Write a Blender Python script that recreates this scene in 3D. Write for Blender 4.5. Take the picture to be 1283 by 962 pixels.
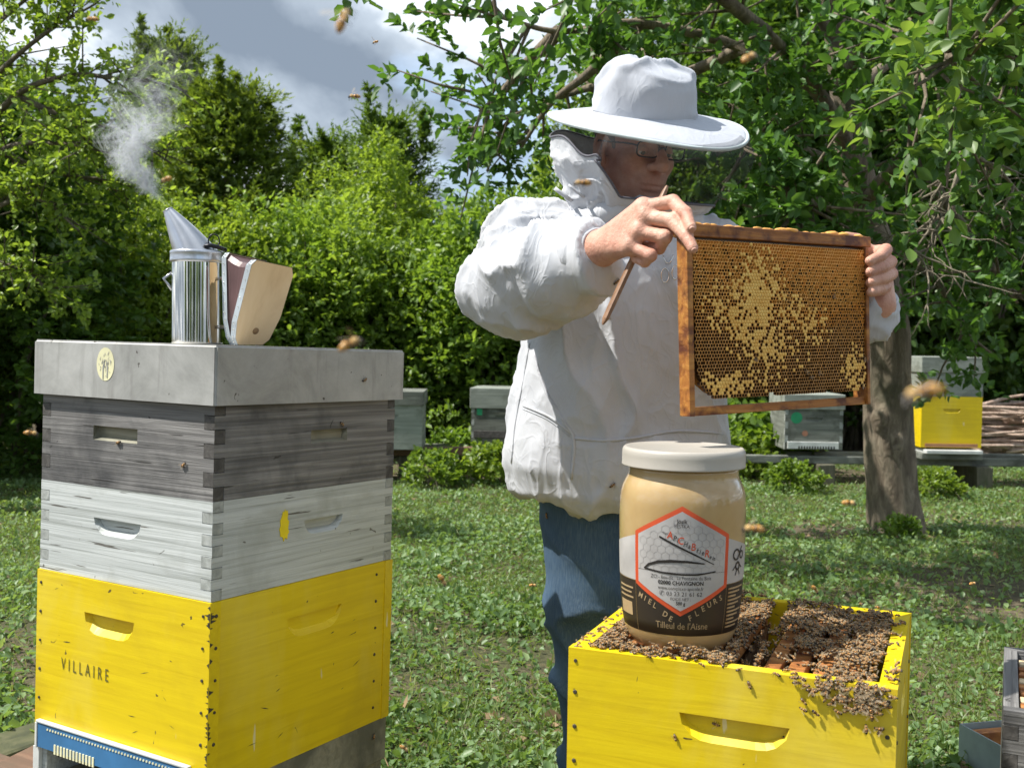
import bpy, bmesh, math, random
import numpy as np
from mathutils import Vector, Matrix, Euler
from math import radians as rad, sin, cos, pi
random.seed(7); RNG = np.random.default_rng(11)
for o in list(bpy.data.objects): bpy.data.objects.remove(o)
scene = bpy.context.scene
COL = scene.collection

# ------------------------------------------------------------------ camera
CAM_H, F_PX, PITCH, ROLL = 1.05, 1352.0, 0.0414, 0.014
cam_d = bpy.data.cameras.new('camera'); cam = bpy.data.objects.new('camera', cam_d); COL.objects.link(cam)
cam_d.sensor_width = 36.0; cam_d.lens = 36.0*F_PX/1283.0; cam_d.clip_end = 2000; cam_d.clip_start = 0.02
CAM_R = Matrix.Rotation(pi/2-PITCH, 3, 'X') @ Matrix.Rotation(ROLL, 3, 'Z')
cam.matrix_world = Matrix.Translation((0, 0, CAM_H)) @ CAM_R.to_4x4()
cam_d.dof.use_dof = True; cam_d.dof.focus_distance = 2.05; cam_d.dof.aperture_fstop = 10.0
scene.camera = cam
def at(px, py, d):
    """photo pixel + distance along the view -> point in the garden"""
    v = CAM_R @ Vector(((px-641.5)/F_PX*d, -(py-481.0)/F_PX*d, -d))
    return Vector((v.x, v.y, v.z+CAM_H))

# ------------------------------------------------------------------ light
SUN_EL, SUN_AZ = rad(57), rad(-96)      # azimuth from the +Y view direction, towards -X (left, a little to the camera side)
to_sun = Vector((sin(SUN_AZ)*cos(SUN_EL), cos(SUN_AZ)*cos(SUN_EL), sin(SUN_EL)))
sun_d = bpy.data.lights.new('sun', 'SUN'); sun = bpy.data.objects.new('sun', sun_d); COL.objects.link(sun)
sun_d.energy = 2.0; sun_d.angle = rad(0.55); sun_d.color = (1.0, 0.955, 0.88)
sun.rotation_euler = to_sun.to_track_quat('Z', 'Y').to_euler(); sun.location = (-6, -1, 12)
world = bpy.data.worlds.new('World'); scene.world = world; world.use_nodes = True
nt = world.node_tree; nt.nodes.clear()
def wn(t, **kw):
    n = nt.nodes.new(t)
    for k, v in kw.items():
        if k in n.inputs: n.inputs[k].default_value = v
        else: setattr(n, k, v)
    return n
wl = nt.links.new
w_out = wn('ShaderNodeOutputWorld'); w_bg = wn('ShaderNodeBackground', Strength=0.15)
sky = wn('ShaderNodeTexSky', sky_type='NISHITA', sun_disc=False, sun_elevation=SUN_EL, sun_rotation=SUN_AZ)
sky.air_density = 1.0; sky.dust_density = 1.5; sky.ozone_density = 1.5
tc = wn('ShaderNodeTexCoord'); sep = wn('ShaderNodeSeparateXYZ'); wl(tc.outputs['Generated'], sep.inputs[0])
ad = wn('ShaderNodeMath', operation='ADD'); ad.inputs[1].default_value = 0.22; mx = wn('ShaderNodeMath', operation='MAXIMUM'); mx.inputs[1].default_value = 0.0
wl(sep.outputs['Z'], mx.inputs[0]); wl(mx.outputs[0], ad.inputs[0])
dx = wn('ShaderNodeMath', operation='DIVIDE'); dy = wn('ShaderNodeMath', operation='DIVIDE')
wl(sep.outputs['X'], dx.inputs[0]); wl(ad.outputs[0], dx.inputs[1]); wl(sep.outputs['Y'], dy.inputs[0]); wl(ad.outputs[0], dy.inputs[1])
cmb = wn('ShaderNodeCombineXYZ'); wl(dx.outputs[0], cmb.inputs[0]); wl(dy.outputs[0], cmb.inputs[1])
wmap = wn('ShaderNodeMapping'); wl(cmb.outputs[0], wmap.inputs[0]); wmap.inputs['Location'].default_value = (1.7, 5.2, 0.0); wmap.inputs['Scale'].default_value = (1.0, 0.55, 1)
n1 = wn('ShaderNodeTexNoise', Scale=0.9, Detail=9.0, Roughness=0.56, Distortion=0.25); wl(wmap.outputs[0], n1.inputs['Vector'])
n2 = wn('ShaderNodeTexNoise', Scale=2.1, Detail=8.0, Roughness=0.55, Distortion=0.2); wl(wmap.outputs[0], n2.inputs['Vector'])
def ramp(stops, tree=None):
    r = (tree or nt).nodes.new('ShaderNodeValToRGB'); e = r.color_ramp.elements
    while len(e) < len(stops): e.new(0.5)
    for el, (p, c) in zip(e, stops):
        el.position = p; el.color = (*c, 1) if len(c) == 3 else c
    return r
cov = ramp([(0.33, (0.45,)*3), (0.46, (1,)*3)]); wl(n1.outputs['Fac'], cov.inputs[0])
shade = ramp([(0.38, (.54, .67, .85)), (0.54, (1.15, 1.33, 1.54)), (0.70, (3.7, 3.8, 3.9))]); wl(n2.outputs['Fac'], shade.inputs[0])
mixc = wn('ShaderNodeMix', data_type='RGBA'); wl(cov.outputs[0], mixc.inputs[0]); wl(sky.outputs[0], mixc.inputs[6]); wl(shade.outputs[0], mixc.inputs[7])
wl(mixc.outputs[2], w_bg.inputs[0]); wl(w_bg.outputs[0], w_out.inputs[0])
vs = scene.view_settings; vs.view_transform = 'Standard'; vs.look = 'None'; vs.gamma = 1.0; vs.use_curve_mapping = False; vs.exposure = 1.86
scene.render.engine = 'CYCLES'
scene.cycles.max_bounces = 7; scene.cycles.transparent_max_bounces = 110; scene.cycles.volume_bounces = 1

# ------------------------------------------------------------------ numpy noise
def vnoise(p, seed=0):
    p = np.asarray(p, float); i = np.floor(p).astype(np.int64); f = p-i; f = f*f*(3-2*f)
    def h(a, b, c):
        n = (a*374761393+b*668265263+c*2147483647+seed*974634777) & 0xffffffff
        n = ((n ^ (n >> 13))*1274126177) & 0xffffffff
        return ((n ^ (n >> 16)) & 0xffff)/65535.0
    x, y, z = i[..., 0], i[..., 1], i[..., 2]; u, v, w = f[..., 0], f[..., 1], f[..., 2]
    L = lambda a, b, t: a+(b-a)*t
    return L(L(L(h(x, y, z), h(x+1, y, z), u), L(h(x, y+1, z), h(x+1, y+1, z), u), v),
             L(L(h(x, y, z+1), h(x+1, y, z+1), u), L(h(x, y+1, z+1), h(x+1, y+1, z+1), u), v), w)
def fbm(p, octs=3, seed=0):
    s = 0; a = 0.5; p = np.asarray(p, float)
    for k in range(octs): s = s+a*vnoise(p*(2**k), seed+k); a *= .5
    return s/(1-.5**octs)

# ------------------------------------------------------------------ object helpers
def link(o): COL.objects.link(o); return o
def tag(o, label=None, cat=None, group=None, kind=None):
    if label: o['label'] = label
    if cat: o['category'] = cat
    if group: o['group'] = group
    if kind: o['kind'] = kind
    return o
def thing(name, label, cat, loc=(0, 0, 0), rot=(0, 0, 0), group=None):
    o = link(bpy.data.objects.new(name, None)); o.location = loc; o.rotation_euler = rot; o.empty_display_size = .05
    return tag(o, label, cat, group)
def mesh_np(name, V, F, mats, smooth=True, fmat=None, attr=None):
    """V (n,3); F (m,k) int array or list of lists"""
    me = bpy.data.meshes.new(name); V = np.asarray(V, np.float32)
    if isinstance(F, np.ndarray):
        m, k = F.shape; me.vertices.add(len(V)); me.vertices.foreach_set('co', V.ravel())
        me.loops.add(m*k); me.loops.foreach_set('vertex_index', F.astype(np.int32).ravel())
        me.polygons.add(m); me.polygons.foreach_set('loop_start', (np.arange(m)*k).astype(np.int32))
        try: me.polygons.foreach_set('loop_total', np.full(m, k, np.int32))
        except Exception: pass
        me.update(calc_edges=True); me.validate()
    else:
        me.from_pydata([tuple(v) for v in V.tolist()], [], [list(f) for f in F])
    for mm in (mats if isinstance(mats, (list, tuple)) else [mats]): me.materials.append(mm)
    if fmat is not None: me.polygons.foreach_set('material_index', np.asarray(fmat, np.int32))
    if smooth: me.polygons.foreach_set('use_smooth', np.ones(len(me.polygons), bool))
    if attr is not None:
        a = me.attributes.new('rnd', 'FLOAT', 'FACE'); a.data.foreach_set('value', np.asarray(attr, np.float32))
    me.update()
    return me
def put(name, me, parent=None, loc=(0, 0, 0), rot=(0, 0, 0)):
    o = link(bpy.data.objects.new(name, me)); o.location = loc; o.rotation_euler = rot
    if parent is not None: o.parent = parent
    return o
def bm_mesh(name, bm, mats, smooth=False):
    me = bpy.data.meshes.new(name); bmesh.ops.recalc_face_normals(bm, faces=bm.faces[:]); bm.to_mesh(me); bm.free()
    for mm in (mats if isinstance(mats, (list, tuple)) else [mats]): me.materials.append(mm)
    if smooth:
        me.polygons.foreach_set('use_smooth', np.ones(len(me.polygons), bool))
    return me
def box_bm(bm, lo, hi, mat=0, bev=0.0, jit=0.0):
    vs_ = [bm.verts.new((lo[0] if i & 1 == 0 else hi[0], lo[1] if i & 2 == 0 else hi[1], lo[2] if i & 4 == 0 else hi[2])) for i in range(8)]
    if jit:
        for v in vs_: v.co += Vector((random.uniform(-jit, jit), random.uniform(-jit, jit), random.uniform(-jit, jit)))
    fs = [bm.faces.new([vs_[i] for i in q]) for q in ((0, 2, 3, 1), (4, 5, 7, 6), (0, 1, 5, 4), (2, 6, 7, 3), (0, 4, 6, 2), (1, 3, 7, 5))]
    for f in fs: f.material_index = mat
    if bev:
        es = list({e for f in fs for e in f.edges})
        r = bmesh.ops.bevel(bm, geom=es, offset=bev, segments=2, affect='EDGES', profile=.5)
        for f in r['faces']: f.material_index = mat
def box_obj(name, lo, hi, mat, parent=None, bev=0.002, loc=(0, 0, 0), rot=(0, 0, 0), jit=0):
    bm = bmesh.new(); box_bm(bm, lo, hi, 0, bev, jit)
    return put(name, bm_mesh(name, bm, mat), parent, loc, rot)
def tube_arrays(pts, rads, seg=8, closed=False, cap=True):
    P = np.array([tuple(p) for p in pts], float); n = len(P); R = np.broadcast_to(np.asarray(rads, float), (n,))
    T = np.gradient(P, axis=0) if not closed else np.roll(P, -1, 0)-np.roll(P, 1, 0)
    T /= np.linalg.norm(T, axis=1, keepdims=True)+1e-12
    up = np.array([0, 0, 1.0]) if abs(T[0][2]) < .9 else np.array([1.0, 0, 0])
    U = []
    u = np.cross(T[0], up); u /= np.linalg.norm(u)
    for t in T:
        u = u-t*np.dot(u, t); u /= np.linalg.norm(u)+1e-12; U.append(u)
    U = np.array(U); W = np.cross(T, U)
    a = np.arange(seg)*2*pi/seg
    V = P[:, None]+R[:, None, None]*(np.cos(a)[None, :, None]*U[:, None]+np.sin(a)[None, :, None]*W[:, None])
    V = V.reshape(-1, 3); F = []
    for i in range(n if closed else n-1):
        j = (i+1) % n
        for k in range(seg):
            F.append([i*seg+k, i*seg+(k+1) % seg, j*seg+(k+1) % seg, j*seg+k])
    if cap and not closed:
        F.append(list(range(seg))[::-1]); F.append(list(range((n-1)*seg, n*seg)))
    return V, F
def merge(parts):
    V = []; F = []; o = 0
    for v, f in parts:
        v = np.asarray(v); V.append(v); F += [[i+o for i in q] for q in (f.tolist() if isinstance(f, np.ndarray) else f)]; o += len(v)
    return np.concatenate(V), F
def tube_obj(name, pts, rads, mat, parent=None, seg=8, closed=False):
    V, F = tube_arrays(pts, rads, seg, closed); return put(name, mesh_np(name, V, F, mat), parent)
def catmull(pts, n=8):
    P = [np.array(tuple(p), float) for p in pts]; P = [2*P[0]-P[1]]+P+[2*P[-1]-P[-2]]; out = []
    for i in range(1, len(P)-2):
        for k in range(n):
            t = k/n; a, b, c, d = P[i-1:i+3]
            out.append(.5*((2*b)+(c-a)*t+(2*a-5*b+4*c-d)*t*t+(3*b-a-3*c+d)*t**3))
    out.append(P[-2]); return np.array(out)
def lathe_arrays(prof, seg=48, cap=True):
    n = len(prof); a = np.arange(seg)*2*pi/seg
    V = np.array([[r*cos(t), r*sin(t), z] for r, z in prof for t in a]); F = []
    for i in range(n-1):
        for k in range(seg): F.append([i*seg+k, i*seg+(k+1) % seg, (i+1)*seg+(k+1) % seg, (i+1)*seg+k])
    if cap:
        F.append(list(range(seg))[::-1]); F.append(list(range((n-1)*seg, n*seg)))
    return V, F
def lathe_obj(name, prof, mat, parent=None, seg=48, loc=(0, 0, 0), rot=(0, 0, 0)):
    V, F = lathe_arrays(prof, seg); o = put(name, mesh_np(name, V, F, mat), parent, loc, rot)
    return o
SPACING = 1.0
def text_mesh(s, size=1.0, sx=1.0, align='CENTER', bold=0.0):
    cu = bpy.data.curves.new('t', 'FONT'); cu.body = s; cu.size = size; cu.align_x = align; cu.resolution_u = 2; cu.offset = bold; cu.space_character = SPACING
    ob = bpy.data.objects.new('t', cu); COL.objects.link(ob)
    dg = bpy.context.evaluated_depsgraph_get(); me = bpy.data.meshes.new_from_object(ob.evaluated_get(dg))
    bpy.data.objects.remove(ob); bpy.data.curves.remove(cu)
    for v in me.vertices: v.co.x *= sx
    return me

# ------------------------------------------------------------------ materials
class NB:
    def __init__(s, name):
        s.m = bpy.data.materials.new(name); s.m.use_nodes = True; s.t = s.m.node_tree; s.t.nodes.clear()
        s.out = s.n('ShaderNodeOutputMaterial'); s.p = s.n('ShaderNodeBsdfPrincipled'); s.l(s.p.outputs[0], s.out.inputs[0])
    def n(s, t, **kw):
        n = s.t.nodes.new(t)
        for k, v in kw.items():
            if k in n.inputs: n.inputs[k].default_value = v
            else: setattr(n, k, v)
        return n
    def l(s, a, b): s.t.links.new(a, b)
    def coord(s, scale=(1, 1, 1), kind='Object', loc=(0, 0, 0), rot=(0, 0, 0)):
        c = s.n('ShaderNodeTexCoord'); m = s.n('ShaderNodeMapping'); s.l(c.outputs[kind], m.inputs[0])
        m.inputs['Scale'].default_value = scale; m.inputs['Location'].default_value = loc; m.inputs['Rotation'].default_value = rot
        if kind == 'Object':            # every copy gets a different stretch of grain
            oi = s.n('ShaderNodeObjectInfo'); mul = s.n('ShaderNodeMath', operation='MULTIPLY'); mul.inputs[1].default_value = 37.0
            s.l(oi.outputs['Random'], mul.inputs[0]); a = s.n('ShaderNodeVectorMath', operation='ADD'); s.l(m.outputs[0], a.inputs[0]); s.l(mul.outputs[0], a.inputs[1])
            return a.outputs[0]
        return m.outputs[0]
    def noise(s, vec, scale=5, detail=4, rough=.55, dist=0.0):
        n = s.n('ShaderNodeTexNoise', Scale=scale, Detail=detail, Roughness=rough, Distortion=dist); s.l(vec, n.inputs['Vector']); return n.outputs['Fac']
    def ramp(s, fac, stops):
        r = ramp(stops, s.t); s.l(fac, r.inputs[0]); return r.outputs[0]
    def mix(s, fac, a, b, blend='MIX'):
        m = s.n('ShaderNodeMix', data_type='RGBA', blend_type=blend)
        for i, v in ((0, fac), (6, a), (7, b)):
            if hasattr(v, 'links') or hasattr(v, 'is_linked'): s.l(v, m.inputs[i])
            else: m.inputs[i].default_value = v if i == 0 else (*v, 1)
        return m.outputs[2]
    def bump(s, h, strength=.3, dist=.002):
        b = s.n('ShaderNodeBump', Strength=strength, Distance=dist); s.l(h, b.inputs['Height']); s.l(b.outputs[0], s.p.inputs['Normal']); return b
    def col(s, c):
        if hasattr(c, 'is_linked'): s.l(c, s.p.inputs['Base Color'])
        else: s.p.inputs['Base Color'].default_value = (*c, 1)
    def set(s, **kw):
        for k, v in kw.items():
            k = {'rough': 'Roughness', 'metal': 'Metallic', 'spec': 'Specular IOR Level', 'coat': 'Coat Weight', 'coatr': 'Coat Roughness', 'sss': 'Subsurface Weight', 'alpha': 'Alpha', 'trans': 'Transmission Weight', 'sheen': 'Sheen Weight'}[k]
            if hasattr(v, 'is_linked'): s.l(v, s.p.inputs[k])
            else: s.p.inputs[k].default_value = v
        return s.m
def plain(name, c, rough=.6, **kw):
    b = NB(name); v = b.noise(b.coord((1, 1, 1)), 14, 4); lo = tuple(x*.82 for x in c); hi = tuple(min(1, x*1.14) for x in c)
    b.col(b.ramp(v, [(.3, lo), (.7, hi)])); return b.set(rough=rough, **kw)
def wood(name, cols, grain=(3, 60, 60), stain=None, samt=(.5, .65), bump=.4, rough=.75, streak=None, sscale=5, knots=True):
    """cols: three colours dark->light across the grain; grain runs along local X"""
    b = NB(name); g = b.coord(grain); v = b.noise(g, 1.0, 6, .62, .6)
    c = b.ramp(v, [(.28, cols[0]), (.5, cols[1]), (.74, cols[2])])
    w = b.noise(b.coord((1, 1, 1)), sscale, 5, .6, .3)
    if stain: c = b.mix(b.ramp(w, [(samt[0], (0,)*3), (samt[1], (1,)*3)]), c, stain)
    if streak:
        s_ = b.noise(b.coord((6, 130, 130)), 1.0, 3, .5); c = b.mix(b.ramp(s_, [(.675, (0,)*3), (.70, (1,)*3)]), c, streak); s2_ = b.noise(b.coord((30, 30, 30)), 1.0, 2, .5, 1.2); c = b.mix(b.ramp(s2_, [(.72, (0,)*3), (.745, (.9,)*3)]), c, streak)
    b.col(c); b.bump(v, bump, .0025); return b.set(rough=rough)
MAT = {}
MAT['dark_wood'] = wood('dark_weathered_wood', [(.075, .072, .072), (.17, .165, .16), (.33, .32, .31)], grain=(2.2, 120, 120), stain=(.06, .06, .062), samt=(.48, .66), streak=(.035, .033, .03), bump=.9)
MAT['grey_wood'] = wood('worn_grey_painted_wood', [(.30, .32, .30), (.50, .53, .52), (.64, .67, .66)], grain=(2.2, 120, 120), stain=(.33, .345, .31), samt=(.5, .72), streak=(.12, .115, .10), bump=.5)
MAT['end_dark'] = wood('dark_end_grain', [(.035, .032, .03), (.075, .07, .065), (.14, .13, .12)], grain=(50, 50, 50), bump=.8)
MAT['end_grey'] = wood('grey_end_grain', [(.20, .21, .195), (.34, .36, .34), (.48, .50, .48)], grain=(50, 50, 50), bump=.6)
MAT['yellow'] = wood('yellow_paint', [(.74, .50, .002), (.86, .62, .003), (.90, .66, .006)], grain=(4, 70, 70), stain=(.76, .53, .003), samt=(.5, .7), streak=None, bump=.22, rough=.5)
def yellow_paint():
    b = NB('worn_yellow_paint'); v = b.noise(b.coord((4, 70, 70)), 1.0, 5, .6, .5)
    c = b.ramp(v, [(.25, (.66, .47, .002)), (.6, (.77, .575, .003)), (.8, (.80, .61, .008))])
    d = b.noise(b.coord((1, 1, 1)), 3.2, 5, .65, .4); c = b.mix(b.ramp(d, [(.48, (0,)*3), (.78, (.7,)*3)]), c, (.52, .36, .012)); d2 = b.noise(b.coord((3, 3, 1.2)), 1.3, 5, .65, .5); c = b.mix(b.ramp(d2, [(.52, (0,)*3), (.75, (.38,)*3)]), c, (.78, .66, .16))
    k = b.noise(b.coord((26, 26, 26)), 1.0, 2, .5, 1.5); c = b.mix(b.ramp(k, [(.735, (0,)*3), (.76, (1,)*3)]), c, (.12, .085, .02))
    k2 = b.noise(b.coord((55, 55, 9)), 1.0, 2, .5, .5); c = b.mix(b.ramp(k2, [(.745, (0,)*3), (.77, (.8,)*3)]), c, (.78, .72, .45))
    b.col(c); b.bump(v, .25, .002); return b.set(rough=.48)
MAT['yellow'] = yellow_paint()
MAT['pale_wood'] = wood('pale_wood', [(.50, .36, .20), (.66, .50, .30), (.76, .61, .40)], grain=(3, 45, 45), bump=.12, rough=.55)
MAT['olive_wood'] = wood('olive_grey_board', [(.16, .155, .11), (.25, .24, .18), (.34, .33, .26)], stain=(.12, .12, .09), bump=.5)
MAT['green_wood'] = wood('pale_green_board', [(.17, .19, .165), (.27, .295, .26), (.38, .40, .355)], stain=(.16, .175, .14), bump=.4, grain=(3, 30, 30))
MAT['bg_wood'] = wood('dull_grey_green_board', [(.09, .095, .08), (.17, .18, .155), (.29, .30, .265)], stain=(.075, .08, .065), bump=.6, grain=(3, 30, 30))
MAT['post'] = wood('weathered_post', [(.06, .055, .035), (.11, .105, .07), (.18, .17, .12)], grain=(40, 40, 4), stain=(.05, .065, .025), bump=.8)
MAT['rail'] = wood('brown_rail', [(.09, .05, .032), (.17, .095, .06), (.26, .155, .10)], grain=(2, 40, 40), stain=(.12, .08, .05), bump=.5)
MAT['frame_wood'] = wood('waxy_frame_wood', [(.14, .040, .009), (.36, .135, .024), (.56, .27, .055)], grain=(5, 60, 60), stain=(.10, .024, .007), samt=(.47, .60), bump=.7, rough=.5, sscale=16)
MAT['propolis_bar'] = wood('propolis_top_bar', [(.20, .07, .02), (.42, .165, .045), (.56, .27, .09)], grain=(5, 60, 60), stain=(.16, .045, .02), bump=.5, rough=.5, sscale=18)
MAT['brick'] = wood('red_clay', [(.22, .09, .055), (.36, .16, .10), (.45, .22, .14)], grain=(14, 14, 14), stain=(.16, .08, .05), bump=.5)
MAT['moss'] = wood('mossy_block', [(.03, .035, .015), (.07, .075, .03), (.13, .12, .06)], grain=(16, 16, 16), bump=.9)
def galvanised():
    b = NB('weathered_galvanised_sheet'); v = b.noise(b.coord((1, 1, 1)), 6, 7, .68, .5); s_ = b.noise(b.coord((26, 26, 3)), 1.0, 5, .6)
    c = b.ramp(v, [(.3, (.27, .27, .255)), (.52, (.42, .42, .40)), (.75, (.55, .55, .53))])
    c = b.mix(b.ramp(s_, [(.56, (0,)*3), (.74, (.7,)*3)]), c, (.20, .19, .175))
    k = b.noise(b.coord((40, 40, 40)), 1.0, 2, .5, 1.0); c = b.mix(b.ramp(k, [(.73, (0,)*3), (.76, (1,)*3)]), c, (.10, .09, .08))
    b.col(c); d = b.noise(b.coord((1, 1, 1)), 3.5, 3, .5); b.bump(d, .5, .02); return b.set(rough=b.ramp(v, [(.3, (.5,)*3), (.8, (.68,)*3)]), metal=.28)
MAT['galv'] = galvanised()
MAT['galv2'] = plain('blue_grey_sheet', (.30, .36, .37), .55, metal=.3)
MAT['chrome'] = plain('polished_steel', (.72, .70, .66), .07, metal=1.0)
MAT['dull_steel'] = plain('brushed_steel', (.56, .57, .60), .28, metal=.9)
MAT['wire'] = plain('dark_wire', (.03, .03, .035), .35, metal=.7)
MAT['nail'] = plain('rusty_nail_head', (.055, .045, .03), .7)
MAT['white_metal'] = plain('white_metal_strip', (.66, .68, .66), .5)
MAT['blue_metal'] = plain('blue_metal_strip', (.045, .17, .36), .5)
MAT['gap'] = plain('dark_opening', (.012, .011, .01), .9)
MAT['yellow_dab'] = plain('yellow_paint_dab', (.85, .66, .01), .6)
MAT['green_dab'] = plain('green_paint_dab', (.03, .36, .16), .6)
MAT['stamp'] = plain('cream_stamp_paint', (.78, .75, .48), .7)
MAT['stampline'] = plain('worn_olive_print', (.13, .115, .02), .7)
# ================================================================== hives
def panel_mesh(L, H, t, n=0, first=True, handle=None, mats=None, end=None, warp=.0008):
    """board in local XZ, outer face at y=0; n finger rows at both ends; handle = (cx, cz, w, h, depth)"""
    bm = bmesh.new(); g = .0006; pts = []; seg = []
    if n:
        hs = H/n
        def tong(i): return (i % 2 == 0) == first
        def px(i, right):
            j = random.uniform(-.0008, .0006)
            return (L-j if right else j) if tong(i) else (L-t-g if right else t+g)
        right = [(px(i, True), i) for i in range(n)]; left = [(px(i, False), i) for i in range(n)]
        for x, i in right:
            e = g if tong(i) else -g
            pts += [(x, (i*hs+e) if i else 0), (x, ((i+1)*hs-e) if i < n-1 else H)]; seg += [end and tong(i), False]
        for x, i in reversed(left):
            e = g if tong(i) else -g
            pts += [(x, ((i+1)*hs-e) if i < n-1 else H), (x, (i*hs+e) if i else 0)]; seg += [end and tong(i), False]
    else:
        pts = [(0, 0), (L, 0), (L, H), (0, H)]; seg = [False]*4
    f0 = [bm.verts.new((x, 0, z)) for x, z in pts]; f1 = [bm.verts.new((x, t, z)) for x, z in pts]; m = len(pts)
    for i in range(m):
        f = bm.faces.new((f0[i], f0[(i+1) % m], f1[(i+1) % m], f1[i])); f.material_index = 1 if seg[i] else 0
    e0 = [bm.edges.get((f0[i], f0[(i+1) % m])) for i in range(m)]; e1 = [bm.edges.get((f1[i], f1[(i+1) % m])) for i in range(m)]
    if handle:
        cx, cz, w, h, dp = handle[:5]; rect = len(handle) > 5
        if rect: hp = [(-.5, .5), (.5, .5), (.5, -.5), (-.5, -.5)]; hb = [(-.5, .5), (.5, .5), (.46, -.30), (-.46, -.30)]
        else:
            hp = [(-.5, .5), (.5, .5), (.47, .05), (.38, -.32), (.30, -.46), (.2, -.5), (-.2, -.5), (-.30, -.46), (-.38, -.32), (-.47, .05)]
            hb = [(-.49, .47), (.49, .47), (.43, .05), (.33, -.12), (.26, -.18), (.18, -.2), (-.18, -.2), (-.26, -.18), (-.33, -.12), (-.43, .05)]
        r0 = [bm.verts.new((cx+a*w, 0, cz+b*h)) for a, b in hp]; r1 = [bm.verts.new((cx+a*w, dp, cz+b*h)) for a, b in hb]; k = len(hp)
        for i in range(k): bm.faces.new((r0[i], r0[(i+1) % k], r1[(i+1) % k], r1[i])).material_index = 2 if len(mats) > 2 else 0
        bm.faces.new(r1).material_index = 2 if len(mats) > 2 else 0
        e0 += [bm.edges.get((r0[i], r0[(i+1) % k])) for i in range(k)]
    bmesh.ops.triangle_fill(bm, use_beauty=True, use_dissolve=False, edges=e0)
    bmesh.ops.triangle_fill(bm, use_beauty=True, use_dissolve=False, edges=e1)
    return bm_mesh('board', bm, mats)
def hive_box(name, label, cat, loc, rot, Lx, Ly, H, mats, n=0, handle=None, shandle=None, t=.024, group=None):
    th = thing(name, label, cat, loc, rot, group); kw = dict(n=n, mats=mats, end=n > 0)
    fr = panel_mesh(Lx, H, t, first=True, handle=handle, **kw)
    if n: sd = panel_mesh(Ly, H, t, first=False, handle=shandle, **kw); off = 0
    else: sd = panel_mesh(Ly-2*t, H, t, handle=shandle, **kw); off = t
    sx = .002 if not n else 0.0          # butt-jointed sides sit a hair inside the front board's end
    put('front_board', fr, th); put('side_board', sd, th, (Lx-sx, off, 0), (0, 0, pi/2))
    put('back_board', fr, th, (Lx, Ly, 0), (0, 0, pi)); put('side_board', sd, th, (sx, Ly-off, 0), (0, 0, -pi/2))
    return th
def nails(th, spots):
    bm = bmesh.new()
    for (x, y, z, ax) in spots:
        M_ = Matrix.Translation((x, y, z)) @ (Matrix.Rotation(pi/2, 4, 'X') if ax == 'y' else Matrix.Rotation(pi/2, 4, 'Y'))
        bmesh.ops.create_cone(bm, cap_ends=True, segments=8, radius1=random.uniform(.0028, .0042), radius2=.0025, depth=.0022, matrix=M_)
    tag(put('nail_heads', bm_mesh('nail_heads', bm, MAT['nail']), th), kind='stuff')
def lettering(name, s, size, sx, mat, parent, loc, rot=(pi/2, 0, 0), bold=0.0, align='CENTER'):
    me = text_mesh(s, size, sx, align, bold); me.materials.clear(); me.materials.append(mat); return put(name, me, parent, loc, rot)
def roof_mesh(Lx, Ly, H, t=.003, bev=.004):
    bm = bmesh.new(); nx, ny, nz = 10, 10, 3
    box_bm(bm, (0, 0, 0), (Lx, Ly, H))
    bmesh.ops.delete(bm, geom=[f for f in bm.faces if f.calc_center_median().z < 1e-5], context='FACES_ONLY')
    bmesh.ops.bevel(bm, geom=[e for e in bm.edges if not e.is_boundary], offset=bev, segments=3, affect='EDGES')
    bmesh.ops.recalc_face_normals(bm, faces=bm.faces[:])
    bmesh.ops.solidify(bm, geom=bm.faces[:], thickness=t)
    me = bm_mesh('metal_roof', bm, MAT['galv']); return me

SUPER_M = lambda a, b: [MAT[a], MAT[b]]
# ---- the tall stack on the left
LYAW = -.5374; LROT = (-.0199, .0076, LYAW); LR = Euler(LROT).to_matrix(); C0 = Vector((-.504, 1.806, .599)); LA, LB = .5, .454
def lpos(x, y, z): return C0+LR @ Vector((x-LB, y, z))
body = hive_box('brood_box', 'bright yellow brood box stamped VILLAIRE at the bottom of the tall hive stack', 'beehive box', lpos(-.003, -.003, -.33), LROT, LB+.006, LA+.006, .329,
                [MAT['yellow']], handle=(.205, .248, .135, .038, .013), shandle=(.245, .245, .155, .040, .006))
nails(body, [(x, -.0006, z, 'y') for x in (.012, LB-.010) for z in (.03, .085, .14, .195, .25, .305)]+[(LB+.0065 if y < .02 else LB+.0045, y, z, 'x') for y in (.014, LA-.045) for z in (.03, .085, .14, .195, .25, .305)])
SPACING = 1.75
rg_ = random.Random(4); bm = bmesh.new()
for k in range(64):          # paint knocked off along the near corner
    z = rg_.uniform(.01, .325); h = rg_.uniform(.001, .006); w = rg_.uniform(.002, .016)*(1 if rg_.random() < .35 else .5)
    if rg_.random() < .6: q = [(LB+.0055, -.0004, z-h), (LB+.0055-w*.6, -.0004, z-h*.2), (LB+.0055-w, -.0004, z+h*.1), (LB+.0055-w*.4, -.0004, z+h*.5), (LB+.0055, -.0004, z+h)]
    else: q = [(LB+.0064, .0008, z-h), (LB+.0064, w*.7, z-h*.3), (LB+.0064, w, z+h*.1), (LB+.0064, w*.4, z+h*.6), (LB+.0064, .0008, z+h)]
    bm.faces.new([bm.verts.new(v) for v in q])
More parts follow.
